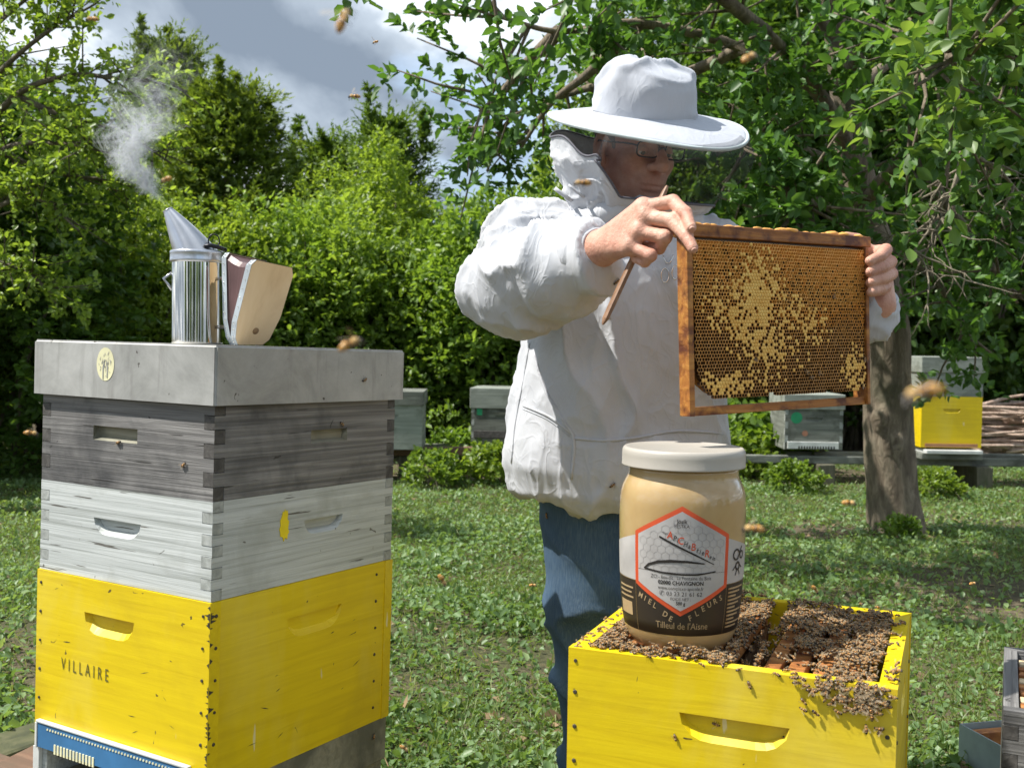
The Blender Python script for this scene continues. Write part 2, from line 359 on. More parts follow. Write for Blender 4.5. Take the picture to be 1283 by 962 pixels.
for k in range(26):          # nicks and scuffs on both visible faces
    l, h, a_ = rg_.uniform(.003, .013), rg_.uniform(.0004, .0012), rg_.uniform(-.5, .5); u, z = rg_.uniform(.05, .42), rg_.uniform(.03, .31); q = [(-l, 0), (0, -h), (l, 0), (0, h)]; q = [(u+x*cos(a_)-y*sin(a_), z+x*sin(a_)+y*cos(a_)) for x, y in q]
    if .10 < u < .32 and .20 < z < .30: continue
    bm.faces.new([bm.verts.new((x, -.0004, y) if k % 2 else (LB+.0045, x, y)) for x, y in q])
tag(put('paint_chips', bm_mesh('paint_chips', bm, MAT['nail']), body), kind='stuff')
lettering('stamped_lettering', 'VILLAIRE', .033, .62, MAT['stampline'], body, (.142, -.0009, .150))
SPACING = 1.0
floor = thing('hive_floor', 'grey wooden hive floor board under the stamped yellow brood box', 'hive floor', lpos(0, 0, -.42), LROT)
box_obj('side_rail', (LB-.03, 0, 0), (LB, LA, .0895), MAT['olive_wood'], floor); box_obj('side_rail', (0, 0, 0), (.03, LA, .0895), MAT['grey_wood'], floor)
box_obj('back_rail', (.03, LA-.03, 0), (LB-.03, LA, .0895), MAT['olive_wood'], floor); box_obj('bottom_board', (.03, -.03, .01), (LB-.03, LA-.03, .028), MAT['olive_wood'], floor)
for x in (.01, LB-.06): box_obj('runner', (x, .0, -.040), (x+.05, LA, -.001), MAT['olive_wood'], floor)
ent = thing('entrance_reducer', 'blue and white perforated metal entrance strip on the stamped yellow box', 'entrance strip', lpos(.018, -.012, -.335), LROT)
bm = bmesh.new(); box_bm(bm, (0, 0, 0), (.40, .004, .046)); put('strip', bm_mesh('strip', bm, MAT['blue_metal']), ent)
box_obj('edging', (-.004, -.002, .046), (.404, .008, .051), MAT['white_metal'], ent, .0015); box_obj('edging', (-.006, -.002, -.002), (0, .006, .046), MAT['white_metal'], ent, .001)
bm = bmesh.new()
for i in range(46): bmesh.ops.create_cone(bm, cap_ends=True, segments=6, radius1=.0022, radius2=.0022, depth=.001, matrix=Matrix.Translation((.03+i*.008, -.0006, .038)) @ Matrix.Rotation(pi/2, 4, 'X'))
for i in range(13): box_bm(bm, (.05+i*.009, -.0012, -.004), (.055+i*.009, .0005, .014))
tag(put('perforations', bm_mesh('perforations', bm, MAT['stamp']), ent), kind='stuff')
box_obj('side_rail_cap', (-.018, .004, -.05), (.0, .012, -.003), MAT['white_metal'], ent, .001)

s2 = hive_box('honey_super', 'pale grey painted honey super with a yellow paint dab, on the stamped yellow box', 'beehive box', lpos(0, 0, 0), LROT, LB, LA, .1695, SUPER_M('grey_wood', 'end_grey'), n=9, handle=(.215, .098, .126, .030, .012), shandle=(.285, .098, .112, .028, .012))
bm = bmesh.new(); pts = [(-.004, .024), (-.001, .021), (.001, .027), (.004, .022), (.007, .025), (.009, .018), (.008, .008), (.012, .004), (.010, -.010), (.013, -.016), (.009, -.021), (.008, -.029), (.003, -.025), (-.001, -.032), (-.004, -.024), (-.010, -.022), (-.011, -.013), (-.013, -.009), (-.010, -.002), (-.011, .007), (-.008, .012)]
bm.faces.new([bm.verts.new((0, a, b)) for a, b in pts]); r = bmesh.ops.extrude_face_region(bm, geom=bm.faces[:]); bmesh.ops.translate(bm, verts=[v for v in r['geom'] if isinstance(v, bmesh.types.BMVert)], vec=(.0012, 0, 0))
put('paint_dab', bm_mesh('paint_dab', bm, MAT['yellow_dab']), s2, (LB+.0002, .175, .112))
s1 = hive_box('honey_super', 'dark weathered honey super with blackened joints, directly under the metal roof', 'beehive box', lpos(0, 0, .17), LROT, LB, LA, .1695, [MAT['dark_wood'], MAT['end_dark'], MAT['olive_wood']], n=7, handle=(.205, .098, .118, .026, .013, 1), shandle=(.295, .098, .105, .024, .012, 1))
RO = .013
roof = thing('hive_roof', 'dented galvanised metal roof with a cream oval stamp, carrying the smoker', 'hive roof', lpos(-RO, -RO, .333), LROT)
put('sheet_cover', roof_mesh(LB+2*RO, LA+2*RO, .102), roof)
box_obj('inner_board', (.012, .012, .052), (LB+2*RO-.012, LA+2*RO-.012, .097), MAT['pale_wood'], roof)
def stamp_disc(parent, loc, rx, rz):
    bm = bmesh.new(); vs_ = [bm.verts.new((rx*cos(a), 0, rz*sin(a))) for a in np.linspace(0, 2*pi, 28, endpoint=False)]; bm.faces.new(vs_)
    o = put('oval_stamp', bm_mesh('oval_stamp', bm, MAT['stamp']), parent, loc)
    bm = bmesh.new()          # the worn gaps in the stamp: a stylised beehive
    def blot(poly): bm.faces.new([bm.verts.new((x*rx, -.0006, z*rz)) for x, z in poly])
    rg_ = random.Random(9)
    for k in range(30):
        a_, r_, l_, w_2, t_ = rg_.uniform(0, 6.28), rg_.uniform(.1, .78), rg_.uniform(.06, .22), rg_.uniform(.015, .05), rg_.uniform(.9, 1.9)
        x_, z_ = r_*cos(a_), r_*sin(a_); dx_, dz_ = cos(t_), sin(t_); blot([(x_-dx_*l_, z_-dz_*l_), (x_+dz_*w_2, z_-dx_*w_2), (x_+dx_*l_, z_+dz_*l_), (x_-dz_*w_2, z_+dx_*w_2)])
    blot([(-.28, -.9), (-.18, -.92), (-.16, -.3), (-.02, .25), (-.1, .3), (-.3, -.2)]); blot([(.1, .2), (.2, .15), (.34, -.3), (.3, -.8), (.2, -.82), (.2, -.3)]); blot([(-.62, .3), (-.5, .5), (-.56, .2)]); blot([(.5, .3), (.7, .2), (.62, .1)])
    put('stamp_print', bm_mesh('stamp_print', bm, MAT['galv']), o)
stamp_disc(roof, (.205, -.0006, .061), .0235, .030)
for o in roof.children:
    if o.name.startswith('sheet'):
        pass
# rails the stack stands on
for k, (yy, lab) in enumerate(((.06, 'long reddish brown timber rail under the front of the tall hive stack'), (.40, 'long reddish brown timber rail under the back of the tall hive stack'))):
    r_ = thing('stand_rail', lab, 'rail', lpos(-1.5 if k == 0 else -.08, yy, -.545), LROT); box_obj('beam', (0, 0, 0), (2.02 if k == 0 else .60, .07, .084), MAT['rail'], r_, .006, jit=.004)
for k, (x, lab) in enumerate(((-.62, 'mossy concrete block under the timber rail, left of the tall hive stack'), (.30, 'mossy concrete block under the tall hive stack itself'))):
    p = lpos(x, .02, -.545); bk = thing('concrete_block', lab, 'block', (p.x, p.y, 0), (0, 0, LYAW)); box_obj('block', (0, 0, -.02), (.16, .46, p.z-.004), MAT['moss'], bk, .012, jit=.006)
p = lpos(-.06, -.05, -.42); tl = thing('roof_tile', 'terracotta tile wedged beside the blue entrance strip', 'tile', (p.x, p.y, p.z), (.05, .1, LYAW+.15)); box_obj('tile', (-.05, -.02, 0), (.045, .16, .014), MAT['rail'], tl, .004)

# ---- smoker on the roof
LID_Z = .333+.1022
sp = at(247, 420, 2.13); sz = (lpos(LB*.5, LA*.5, LID_Z)).z
smk = thing('bee_smoker', 'polished steel bee smoker with wooden bellows on the metal roof', 'smoker', (sp.x, sp.y, sz), (0, 0, 0))
R0 = .0485
lathe_obj('canister', [(.0, .001), (R0-.003, .001), (R0-.0005, .002), (R0, .0035), (R0, .0045), (R0, .006), (R0, .09), (R0, .170), (R0, .1715), (R0, .172)], MAT['chrome'], smk, 64)
lathe_obj('lid_band', [(R0+.0005, .160), (R0+.003, .161), (R0+.004, .164), (R0+.0032, .167), (R0+.0032, .178), (R0+.004, .181), (R0+.001, .184), (.01, .186)], MAT['dull_steel'], smk, 64)
cb = np.array([-.002, 0, .183]); ct = np.array([-.056, -.006, .262]); ax = (ct-cb); V = []; nseg = 40
for i, t in enumerate(np.linspace(0, 1, 7)):      # skew cone: level ring on the lid turning into a tilted nozzle
    c = cb+ax*t; rr = (R0-.004)*(1-t)+.0095*t
    for a in np.arange(nseg)*2*pi/nseg:
        tilt = -.55*t; x, y = rr*cos(a), rr*sin(a); V.append(c+np.array([x*cos(tilt), y, -x*sin(tilt)]))
F = [[i*nseg+k, i*nseg+(k+1) % nseg, (i+1)*nseg+(k+1) % nseg, (i+1)*nseg+k] for i in range(6) for k in range(nseg)]
cone = put('spout', mesh_np('spout', V, F, MAT['dull_steel']), smk)
tube_obj('nozzle_rim', [ct+np.array([.0098*cos(a)*cos(-.55), .0098*sin(a), -.0098*cos(a)*sin(-.55)]) for a in np.arange(20)*2*pi/20], .0012, MAT['dull_steel'], cone, 6, True)
tube_obj('lid_ring', [np.array([.036+.010*cos(a), -.012+.003*cos(a), .203+.013*sin(a)]) for a in np.arange(24)*2*pi/24], .0014, MAT['wire'], smk, 6, True)
tube_obj('hinge', [(.022, -.03, .190), (.034, -.026, .193), (.048, -.014, .190), (.056, 0, .186)], .0042, MAT['wire'], smk, 8)
tube_obj('side_hook', [(-R0+.002, -.01, .140), (-R0-.014, -.012, .128), (-R0-.006, -.012, .118), (-R0+.002, -.010, .106)], .003, MAT['dull_steel'], smk, 6)
# bellows
n_ = np.array([.75, -.66, 0]); w_ = np.array([.66, .75, 0]); b0 = n_*.080+w_*.057
def board_pts(tilt, off):        # outline of a bellows board, bottom hinge at z=0
    prof = [(-.030, .0), (.026, .0), (.038, .012), (.049, .06), (.050, .150), (.042, .166), (-.042, .176), (-.050, .166), (-.047, .05), (-.040, .015)]
    return [b0+n_*(off+tilt*z)+w_*u+np.array([0, 0, z*math.sqrt(max(0, 1-min(.9, tilt*tilt)))+.001]) for u, z in prof], prof
def slab(name, tilt, off, th, mat, parent):
    A, _ = board_pts(tilt, off); B, _ = board_pts(tilt, off+th); k = len(A)
    V = A+B; F = [list(range(k)), list(range(2*k-1, k-1, -1))]+[[i, i+k, (i+1) % k+k, (i+1) % k] for i in range(k)]
    return put(name, mesh_np(name, V, F, mat, smooth=False), parent)
MAT['leather'] = plain('purple_brown_leather', (.115, .062, .062), .42)
MAT['tape'] = plain('grey_binding_tape', (.40, .45, .49), .5)
MAT['bellows_wood'] = wood('bellows_plywood', [(.58, .40, .22), (.72, .53, .31), (.78, .60, .38)], grain=(12, 12, 3), bump=.06, rough=.5)
bel = tag(link(bpy.data.objects.new('bellows', None))); bel.parent = smk
slab('inner_board', 0.0, -.002, .008, MAT['bellows_wood'], bel); T1 = .43
ob_ = slab('outer_board', T1, .012, .009, MAT['bellows_wood'], bel)
A, _ = board_pts(0, .0065); B, _ = board_pts(T1, .0115); k = len(A); V = []; F = []
NS = 6
for s in range(NS+1):
    t = s/NS; ctr = (np.mean(A, 0)*(1-t)+np.mean(B, 0)*t); pinch = 1-.10*sin(pi*t)
    V += [ctr+((a*(1-t)+b*t)-ctr)*pinch*.985 for a, b in zip(A, B)]
F = [[s*k+i, s*k+(i+1) % k, (s+1)*k+(i+1) % k, (s+1)*k+i] for s in range(NS) for i in range(k)]
lea = put('leather', mesh_np('leather', V, F, MAT['leather'], smooth=False), bel)
def tape(tilt, off, wd):
    A, _ = board_pts(tilt, off); B, _ = board_pts(tilt, off+wd); c = np.mean(A+B, 0); k = len(A)
    V = [c+(p-c)*1.012 for p in A]+[c+(p-c)*1.012 for p in B]; F = [[i, i+k, (i+1) % k+k, (i+1) % k] for i in range(k)]
    o = put('binding_tape', mesh_np('tape', V, F, MAT['tape'], smooth=False), bel)
    parts = []
    for i in (5, 6, 7, 8, 9):
        for t in np.linspace(.1, .9, 6 if i in (7,) else 3):
            q = [c+(x-c)*1.014 for x in (A[i % k]*(1-t)+A[(i+1) % k]*t, B[i % k]*(1-t)+B[(i+1) % k]*t)]; m = q[0]*.5+q[1]*.5
            parts.append(tube_arrays([m-w_*.001, m-w_*.0012+n_*.0001], .0016, 6))
    tag(put('tacks', mesh_np('tacks', *merge(parts), MAT['chrome']), o), kind='stuff')
tape(0, -.006, .015); tape(T1, .003, .017)
A, prof = board_pts(T1, .0213); hz = .030
hc = b0+n_*(.0213+T1*hz)+w_*.0+np.array([0, 0, hz*math.sqrt(1-T1*T1)+.001]); nn = n_*math.sqrt(1-T1*T1)-np.array([0, 0, T1])
tube_obj('air_hole', [hc-nn*.0005, hc+nn*.0008], .0068, plain('bellows_hole', (.28, .17, .08), .8), ob_, 18)
tube_obj('bracket', [np.array([.046, -.005, .13]), b0+np.array([0, 0, .13])-n_*.002], .004, MAT['dull_steel'], smk, 6)
tube_obj('bracket', [np.array([.046, -.005, .035]), b0+np.array([0, 0, .035])-n_*.002], .004, MAT['dull_steel'], smk, 6)

# ---- open yellow hive on the right
RYAW = -.393; FL = Vector((.0953, 1.688, .5654)); WR, DR = .491, .471; RR = Euler((0, 0, RYAW)).to_matrix()
def rpos(x, y, z): return FL+RR @ Vector((x, y, z))
hb = hive_box('brood_box', 'open bright yellow brood box crowded with bees along its rim', 'beehive box', rpos(0, 0, -.33), (0, 0, RYAW), WR, DR, .33, [MAT['yellow']], handle=(.262, .232, .165, .040, .014), shandle=(.235, .24, .15, .04, .012))
nails(hb, [(x, -.0006, z, 'y') for x in (.012, WR-.012) for z in (.03, .09, .15, .205, .26, .31)]+[(WR-.0012 if y > .02 else WR+.0005, y, z, 'x') for y in (.012, .44) for z in (.05, .15, .25)])
fl = thing('hive_floor', 'grey wooden hive floor board under the open yellow box', 'hive floor', rpos(0, 0, -.42), (0, 0, RYAW))
box_obj('bottom_board', (0, -.03, .02), (WR, DR, .0895), MAT['olive_wood'], fl)
for x in (.03, WR-.08): box_obj('runner', (x, 0, 0), (x+.05, DR, .0195), MAT['olive_wood'], fl)
p = rpos(.06, .06, -.42); bk = thing('concrete_block', 'mossy concrete block under the open yellow hive', 'block', (p.x, p.y, 0), (0, 0, RYAW)); box_obj('block', (0, 0, -.02), (.37, .36, p.z-.003), MAT['moss'], bk, .012, jit=.004)
MAT['comb_side'] = wood('dark_brood_comb', [(.05, .025, .012), (.13, .07, .03), (.30, .19, .09)], grain=(60, 60, 60), bump=.8)
FRAME_X = [.045+i*.0372 for i in range(11)]; GAP = {6}
for i, x in enumerate(FRAME_X):
    if i in GAP: continue
    where = 'frame against the left wall inside the open yellow hive' if i == 0 else ('frame against the right wall inside the open yellow hive' if i == 10 else
            f'propolis stained frame inside the open yellow hive, {["", "first", "second", "third", "fourth", "fifth"][6-i] if i < 6 else ["", "first", "second", "third", "fourth"][i-6]} {"left" if i < 6 else "right"} of the empty slot')
    fr = thing('honeycomb', where, 'hive frame', rpos(x, .026, -.300), (0, 0, RYAW), 'frames standing in the open yellow hive')
    box_obj('top_bar', (-.0125, .0, .270), (.0125, DR-.052, .288+random.uniform(-.002, .002)), MAT['propolis_bar'], fr, .002, jit=.0012)
    box_obj('side_bar', (-.011, .014, .006), (.011, .022, .2695), MAT['propolis_bar'], fr, .001); box_obj('side_bar', (-.011, DR-.074, .006), (.011, DR-.066, .2695), MAT['propolis_bar'], fr, .001)
    box_obj('bottom_bar', (-.011, .014, 0), (.011, DR-.066, .0055), MAT['propolis_bar'], fr, .001)
    nx = 22; yy = np.linspace(.024, DR-.076, nx); V = []; F = []
    for s in (-1, 1):
        for zz in np.linspace(.012, .266, 12):
            for y in yy: V.append((s*(.0125+.003*random.random()), y, zz))
    for s in (0, 1):
        for a in range(11):
            for b_ in range(nx-1): q = s*12*nx+a*nx+b_; F.append([q, q+1, q+nx+1, q+nx])
    put('comb', mesh_np('comb', V, F, MAT['comb_side'], smooth=False), fr)

# ---- grey super with frames and upturned metal roof at the right edge
BY = -.43; bp = at(1257, 889, 1.80); BR = Euler((0, 0, BY)).to_matrix()
g2 = hive_box('honey_super', 'weathered grey super full of frames, right of the open yellow hive', 'beehive box', (bp.x, bp.y, bp.z-.17), (0, 0, BY), .45, .42, .17, [MAT['dark_wood'], MAT['end_dark']], n=7, handle=(.22, .09, .12, .03, .012))
MAT['rim_wood'] = MAT['propolis_bar']
for i in range(8):
    q = Vector((bp.x, bp.y, bp.z-.165))+BR @ Vector((.026, .055+i*.040, 0))
    fr = thing('honeycomb', 'pale wooden frame standing in the weathered grey super beside the open hive', 'hive frame', q, (0, 0, BY), 'frames in the weathered grey super')
    box_obj('top_bar', (0, -.012, .142), (.397, .012, .160), MAT['pale_wood' if i % 3 == 1 else 'propolis_bar'], fr, .002, jit=.0015); box_obj('comb', (.02, -.011, .006), (.377, .011, .1415), MAT['comb_side'], fr, .001)
g3 = hive_box('honey_super', 'weathered grey super under the frame-filled super', 'beehive box', (bp.x, bp.y, bp.z-.342), (0, 0, BY), .45, .42, .17, [MAT['dark_wood'], MAT['end_dark']], n=7)
bk = thing('concrete_block', 'mossy concrete block under the pair of grey supers', 'block', (bp.x, bp.y, 0), (0, 0, BY)); box_obj('block', (.02, .02, -.02), (.43, .40, bp.z-.345), MAT['moss'], bk, .01)
tp = at(1202, 906, 2.66)
tr = thing('hive_roof', 'upturned blue-grey sheet metal hive roof lying in the grass', 'hive roof', (tp.x, tp.y, tp.z), (0, 0, rad(14)))
bm = bmesh.new(); box_bm(bm, (0, -.5, -.11), (.5, 0, 0)); bmesh.ops.delete(bm, geom=[f for f in bm.faces if f.calc_center_median().z > -1e-5], context='FACES_ONLY'); bmesh.ops.recalc_face_normals(bm, faces=bm.faces[:]); bmesh.ops.solidify(bm, geom=bm.faces[:], thickness=.004)
put('sheet_cover', bm_mesh('sheet_cover', bm, MAT['galv2']), tr)
box_obj('wood_lining', (.012, -.04, -.06), (.488, -.012, -.012), MAT['propolis_bar'], tr, .002); box_obj('insulation', (.012, -.488, -.10), (.488, -.045, -.07), plain('brown_fibreboard', (.16, .075, .025), .8), tr, .002)
bk = thing('brick', 'clay brick under the upturned metal roof', 'brick', (tp.x+.05, tp.y-.3, 0), (0, 0, .3)); box_obj('brick', (0, 0, -.02), (.22, .10, tp.z-.1145), MAT['brick'], bk, .004)

# ---- honey jar
JB = Vector((.2800, 1.746, .5555)); jar_dir = math.atan2(-JB.y, -JB.x)
PROF = [(.0, .004), (.045, .003), (.060, .0015), (.070, .0045), (.079, .012), (.087, .024), (.0925, .040), (.0965, .065), (.0995, .10), (.1015, .14), (.1028, .18), (.1034, .21), (.1032, .235), (.1020, .255), (.0985, .270), (.0935, .281), (.0905, .288), (.0900, .303)]
def jar_r(v): return float(np.interp(v, [p[1] for p in PROF[3:]], [p[0] for p in PROF[3:]]))
jar = thing('honey_jar', 'large honey jar with white lid and hexagonal label on the open yellow hive', 'jar', JB); jar.scale = (.985, .985, .97)
b = NB('creamy_honey_in_glass'); v = b.noise(b.coord((1, 1, 2)), 7, 4, .6, .6); b.col(b.ramp(v, [(.3, (.40, .26, .105)), (.55, (.47, .325, .145)), (.75, (.52, .385, .195))])); b.p.inputs['Subsurface Radius'].default_value = (.02, .012, .005)
MAT['honey'] = b.set(rough=.35, coat=1.0, coatr=.03, sss=.15)
V, F = lathe_arrays(catmull([(r, z, 0) for r, z in PROF], 3)[:, :2], 96); put('glass', mesh_np('glass', V, F, MAT['honey']), jar)
b = NB('white_lid_enamel'); v = b.noise(b.coord((1, 1, 1)), 5, 3); b.col(b.ramp(v, [(.3, (.40, .375, .325)), (.7, (.45, .42, .37))])); MAT['lid'] = b.set(rough=.38)
lathe_obj('lid', [(.0, .3335), (.092, .3335), (.0935, .3345), (.0965, .3345), (.0985, .3325), (.1003, .3285), (.1006, .322), (.1006, .3075), (.1012, .3055), (.1008, .3040), (.096, .3040), (.089, .3045)][::-1], MAT['lid'], jar, 96)
def ink(name, c, rough=.55): return plain(name, c, rough)
MAT['paper'] = ink('label_white', (.44, .425, .415)); MAT['ink_red'] = ink('label_orange_red', (.62, .085, .025)); MAT['ink_black'] = ink('label_black', (.022, .018, .016)); MAT['ink_grey'] = ink('label_grey_line', (.38, .36, .35))
MAT['ink_brown'] = ink('label_dark_band', (.028, .020, .014)); MAT['ink_tan'] = ink('label_tan_print', (.40, .29, .16)); MAT['ink_gold'] = ink('label_gold_line', (.22, .15, .06)); MAT['ink_text'] = ink('label_text_grey', (.07, .062, .06))
def bend(bm, off):
    us = [v.co.x for v in bm.verts]; vs_ = [v.co.y for v in bm.verts]
    for u in np.arange(math.floor(min(us)/.006)*.006, max(us), .006): bmesh.ops.bisect_plane(bm, geom=bm.verts[:]+bm.edges[:]+bm.faces[:], plane_co=(u, 0, 0), plane_no=(1, 0, 0))
    for v in np.arange(math.floor(min(vs_)/.02)*.02, max(vs_), .02): bmesh.ops.bisect_plane(bm, geom=bm.verts[:]+bm.edges[:]+bm.faces[:], plane_co=(0, v, 0), plane_no=(0, 1, 0))
    for v in bm.verts:
        u, h = v.co.x, v.co.y; a = jar_dir+u/.1015; r_ = jar_r(h)+off; v.co = (r_*cos(a), r_*sin(a), h)
def label_poly(name, polys, mat, off, parent):
    bm = bmesh.new()
    for poly in polys: bm.faces.new([bm.verts.new((u, v, 0)) for u, v in poly])
    bend(bm, off); return put(name, bm_mesh(name, bm, mat, True), parent)
def label_text(s, u, v, size, mat, parent, sx=.85, rot=0, off=.0016, bold=0.0, shear=0, name='print'):
    me = text_mesh(s, size, sx, 'CENTER', bold); bm = bmesh.new(); bm.from_mesh(me); c, s_ = cos(rot), sin(rot)
    for w in bm.verts: x, y = w.co.x, w.co.y; w.co = (u+x*c-y*s_, v+x*s_+y*c, 0)
    bend(bm, off); return put(name, bm_mesh(name, bm, mat), parent)
def stroke(pts, wd):
    P = np.array(pts, float); W = np.broadcast_to(np.asarray(wd, float), (len(P),)); T = np.gradient(P, axis=0); T /= np.linalg.norm(T, axis=1, keepdims=True); N = np.stack([-T[:, 1], T[:, 0]], 1)
    A = P+N*W[:, None]/2; B = P-N*W[:, None]/2
    return [[tuple(A[i]), tuple(B[i]), tuple(B[i+1]), tuple(A[i+1])] for i in range(len(P)-1)]
lab = label_poly('label', [[(-.150, .040), (.150, .040), (.150, .122), (-.150, .122)]], MAT['ink_brown'], .0004, jar)
label_poly('side_panel', [[(-.150, .1225), (-.079, .1225), (-.079, .197), (-.150, .175)]], MAT['paper'], .0004, lab)
label_poly('side_panel', [[(.079, .1225), (.150, .1225), (.150, .175), (.079, .197)]], MAT['paper'], .0004, lab)
hexo = [(0, .250), (-.0795, .2035), (-.0795, .1185), (0, .073), (.0795, .1185), (.0795, .2035)]
label_poly('hexagon_border', [hexo], MAT['ink_red'], .0008, lab)
hexi = [(0, .2415), (-.0725, .1995), (-.0725, .1225), (0, .0815), (.0725, .1225), (.0725, .1995)]
label_poly('hexagon_field', [hexi], MAT['paper'], .0012, lab)
cells = []; hr = .0072
def inside(u, v, m=.004): return abs(u) < .0725-m and v < .2415-abs(u)*(.042/.0725)-m
for i in range(-7, 8):
    for j in range(0, 11):
        cu = i*hr*math.sqrt(3)+(j % 2)*hr*math.sqrt(3)/2; cv = .1475+j*hr*1.5
        pv = [(cu+hr*sin(k*pi/3), cv+hr*cos(k*pi/3)) for k in range(6)]
        for k in range(3):
            a_, b_ = pv[k], pv[(k+1) % 6]
            if inside(*a_, .001) and inside(*b_, .001) and min(a_[1], b_[1]) > .142: cells += stroke([a_, b_], .0007)
label_poly('honeycomb_print', cells, MAT['ink_grey'], .0015, lab)
label_poly('hive_emblem', stroke([(-.0345, .200), (-.01, .188), (.02, .1735), (.052, .157)], [.003, .0032, .0028, .0012])+stroke([(-.0600, .1455), (-.052, .153), (-.036, .159), (-.015, .1618), (.01, .1618), (.036, .1588)], [.003, .004, .0048, .0048, .004, .002])+stroke([(-.0600, .1460), (-.03, .1425), (.0, .1410), (.025, .1412), (.055, .1455)], [.003, .0028, .003, .0028, .0022]), MAT['ink_black'], .0018, lab)
label_poly('rule_line', stroke([(-.072, .1435), (.072, .1435)], .0005), MAT['ink_text'], .0016, lab)
T_ = MAT['ink_text']
label_text('Josik', 0, .2225, .0095, T_, lab, bold=.0002); label_text('PESTKA', 0, .2155, .0080, T_, lab)
ang = -.455
label_text('eurl', -.026, .2045, .0065, T_, lab, rot=ang)
for ch, t, sz, red in (('A', .13, .0165, 1), ('P', .22, .0125, 0), ('i', .275, .0115, 0), ('C', .335, .0165, 1), ('H', .425, .0115, 0), ('a', .495, .0115, 0), ('B', .575, .0165, 1), ('r', .655, .0115, 0), ('i', .705, .011, 0), ('e', .76, .0115, 0), ('R', .845, .0165, 1), ('e', .92, .0095, 0), ('in', .99, .0095, 0)):
    label_text(ch, -.0285+t*.080, .2030-t*.0395, sz, MAT['ink_red'] if red else T_, lab, rot=ang*.25 if red else ang*.5, bold=.0002, sx=.8)
label_text('ZCI - lieu-dit : La Fontaine du Bois', .0, .1325, .0086, T_, lab, sx=.80)
label_text('02000 CHAVIGNON', 0, .1238, .0090, MAT['ink_black'], lab, bold=.00025, sx=.9)
label_text('www.complexe-apicole.fr', 0, .1155, .0085, T_, lab, sx=.82); label_text('✆ 03 23 21 61 62', 0, .1060, .0098, T_, lab, sx=.95); label_text('POIDS NET :', 0, .0985, .0070, T_, lab); label_text('500 g', 0, .0915, .0078, MAT['ink_black'], lab, bold=.0002)
for s, rot in (('MIEL DE', 1), ('FLEURS', -1)):
    n = len(s)
    for i, ch in enumerate(s):
        if ch == ' ': continue
        t = (i+.5)/n; u = -.0745+t*.062 if rot == 1 else .0125+t*.062; v = .1035-t*.037 if rot == 1 else .0685+t*.037
        label_text(ch, u, v-.006+.004*sin(pi*t), .0128, MAT['ink_tan'], lab, rot=-.38*rot, sx=.9, bold=.0002, off=.0010)
label_text("Tilleul de l'Aisne", .003, .0515, .0158, MAT['ink_tan'], lab, sx=.84, off=.0010)
for g_ in ([(-.079, .041), (-.079, .121)], [(.079, .041), (.079, .121)], [(-.149, .122), (-.0795, .122)], [(.0795, .122), (.149, .122)]): label_poly('gold_line', stroke(g_, .0008), MAT['ink_gold'], .0010, lab)
fine = []
for k in range(11): fine += stroke([(.084, .114-k*.0063), (.130-.012*(k % 3), .114-k*.0063)], .0030)
label_poly('small_print', fine, MAT['ink_tan'], .0010, lab)
label_poly('small_panel', [[(-.128, .062), (-.090, .062), (-.090, .084), (-.128, .084)]]+stroke([(-.13, .108), (-.086, .108)], .003)+stroke([(-.13, .100), (-.09, .100)], .003)+stroke([(-.13, .092), (-.086, .092)], .003), MAT['ink_tan'], .0010, lab)
def arc(cu, cv, r_, a0, a1, n=9): return [(cu+r_*cos(a), cv+r_*sin(a)) for a in np.linspace(a0, a1, n)]
label_poly('bee_emblem', stroke(arc(.101, .168, .0085, .4, 5.6), .0032)+stroke(arc(.106, .149, .006, 0, 2*pi), .004)+stroke([(.104, .160), (.112, .172), (.118, .180)], .003)+stroke([(.102, .152), (.092, .143)], .0022)+stroke([(.110, .152), (.120, .145)], .0022)+stroke([(.104, .143), (.100, .134)], .0022)+stroke([(.109, .143), (.114, .134)], .0022)+stroke(arc(.118, .166, .006, 0, 2*pi), .003), MAT['ink_black'], .0010, lab)
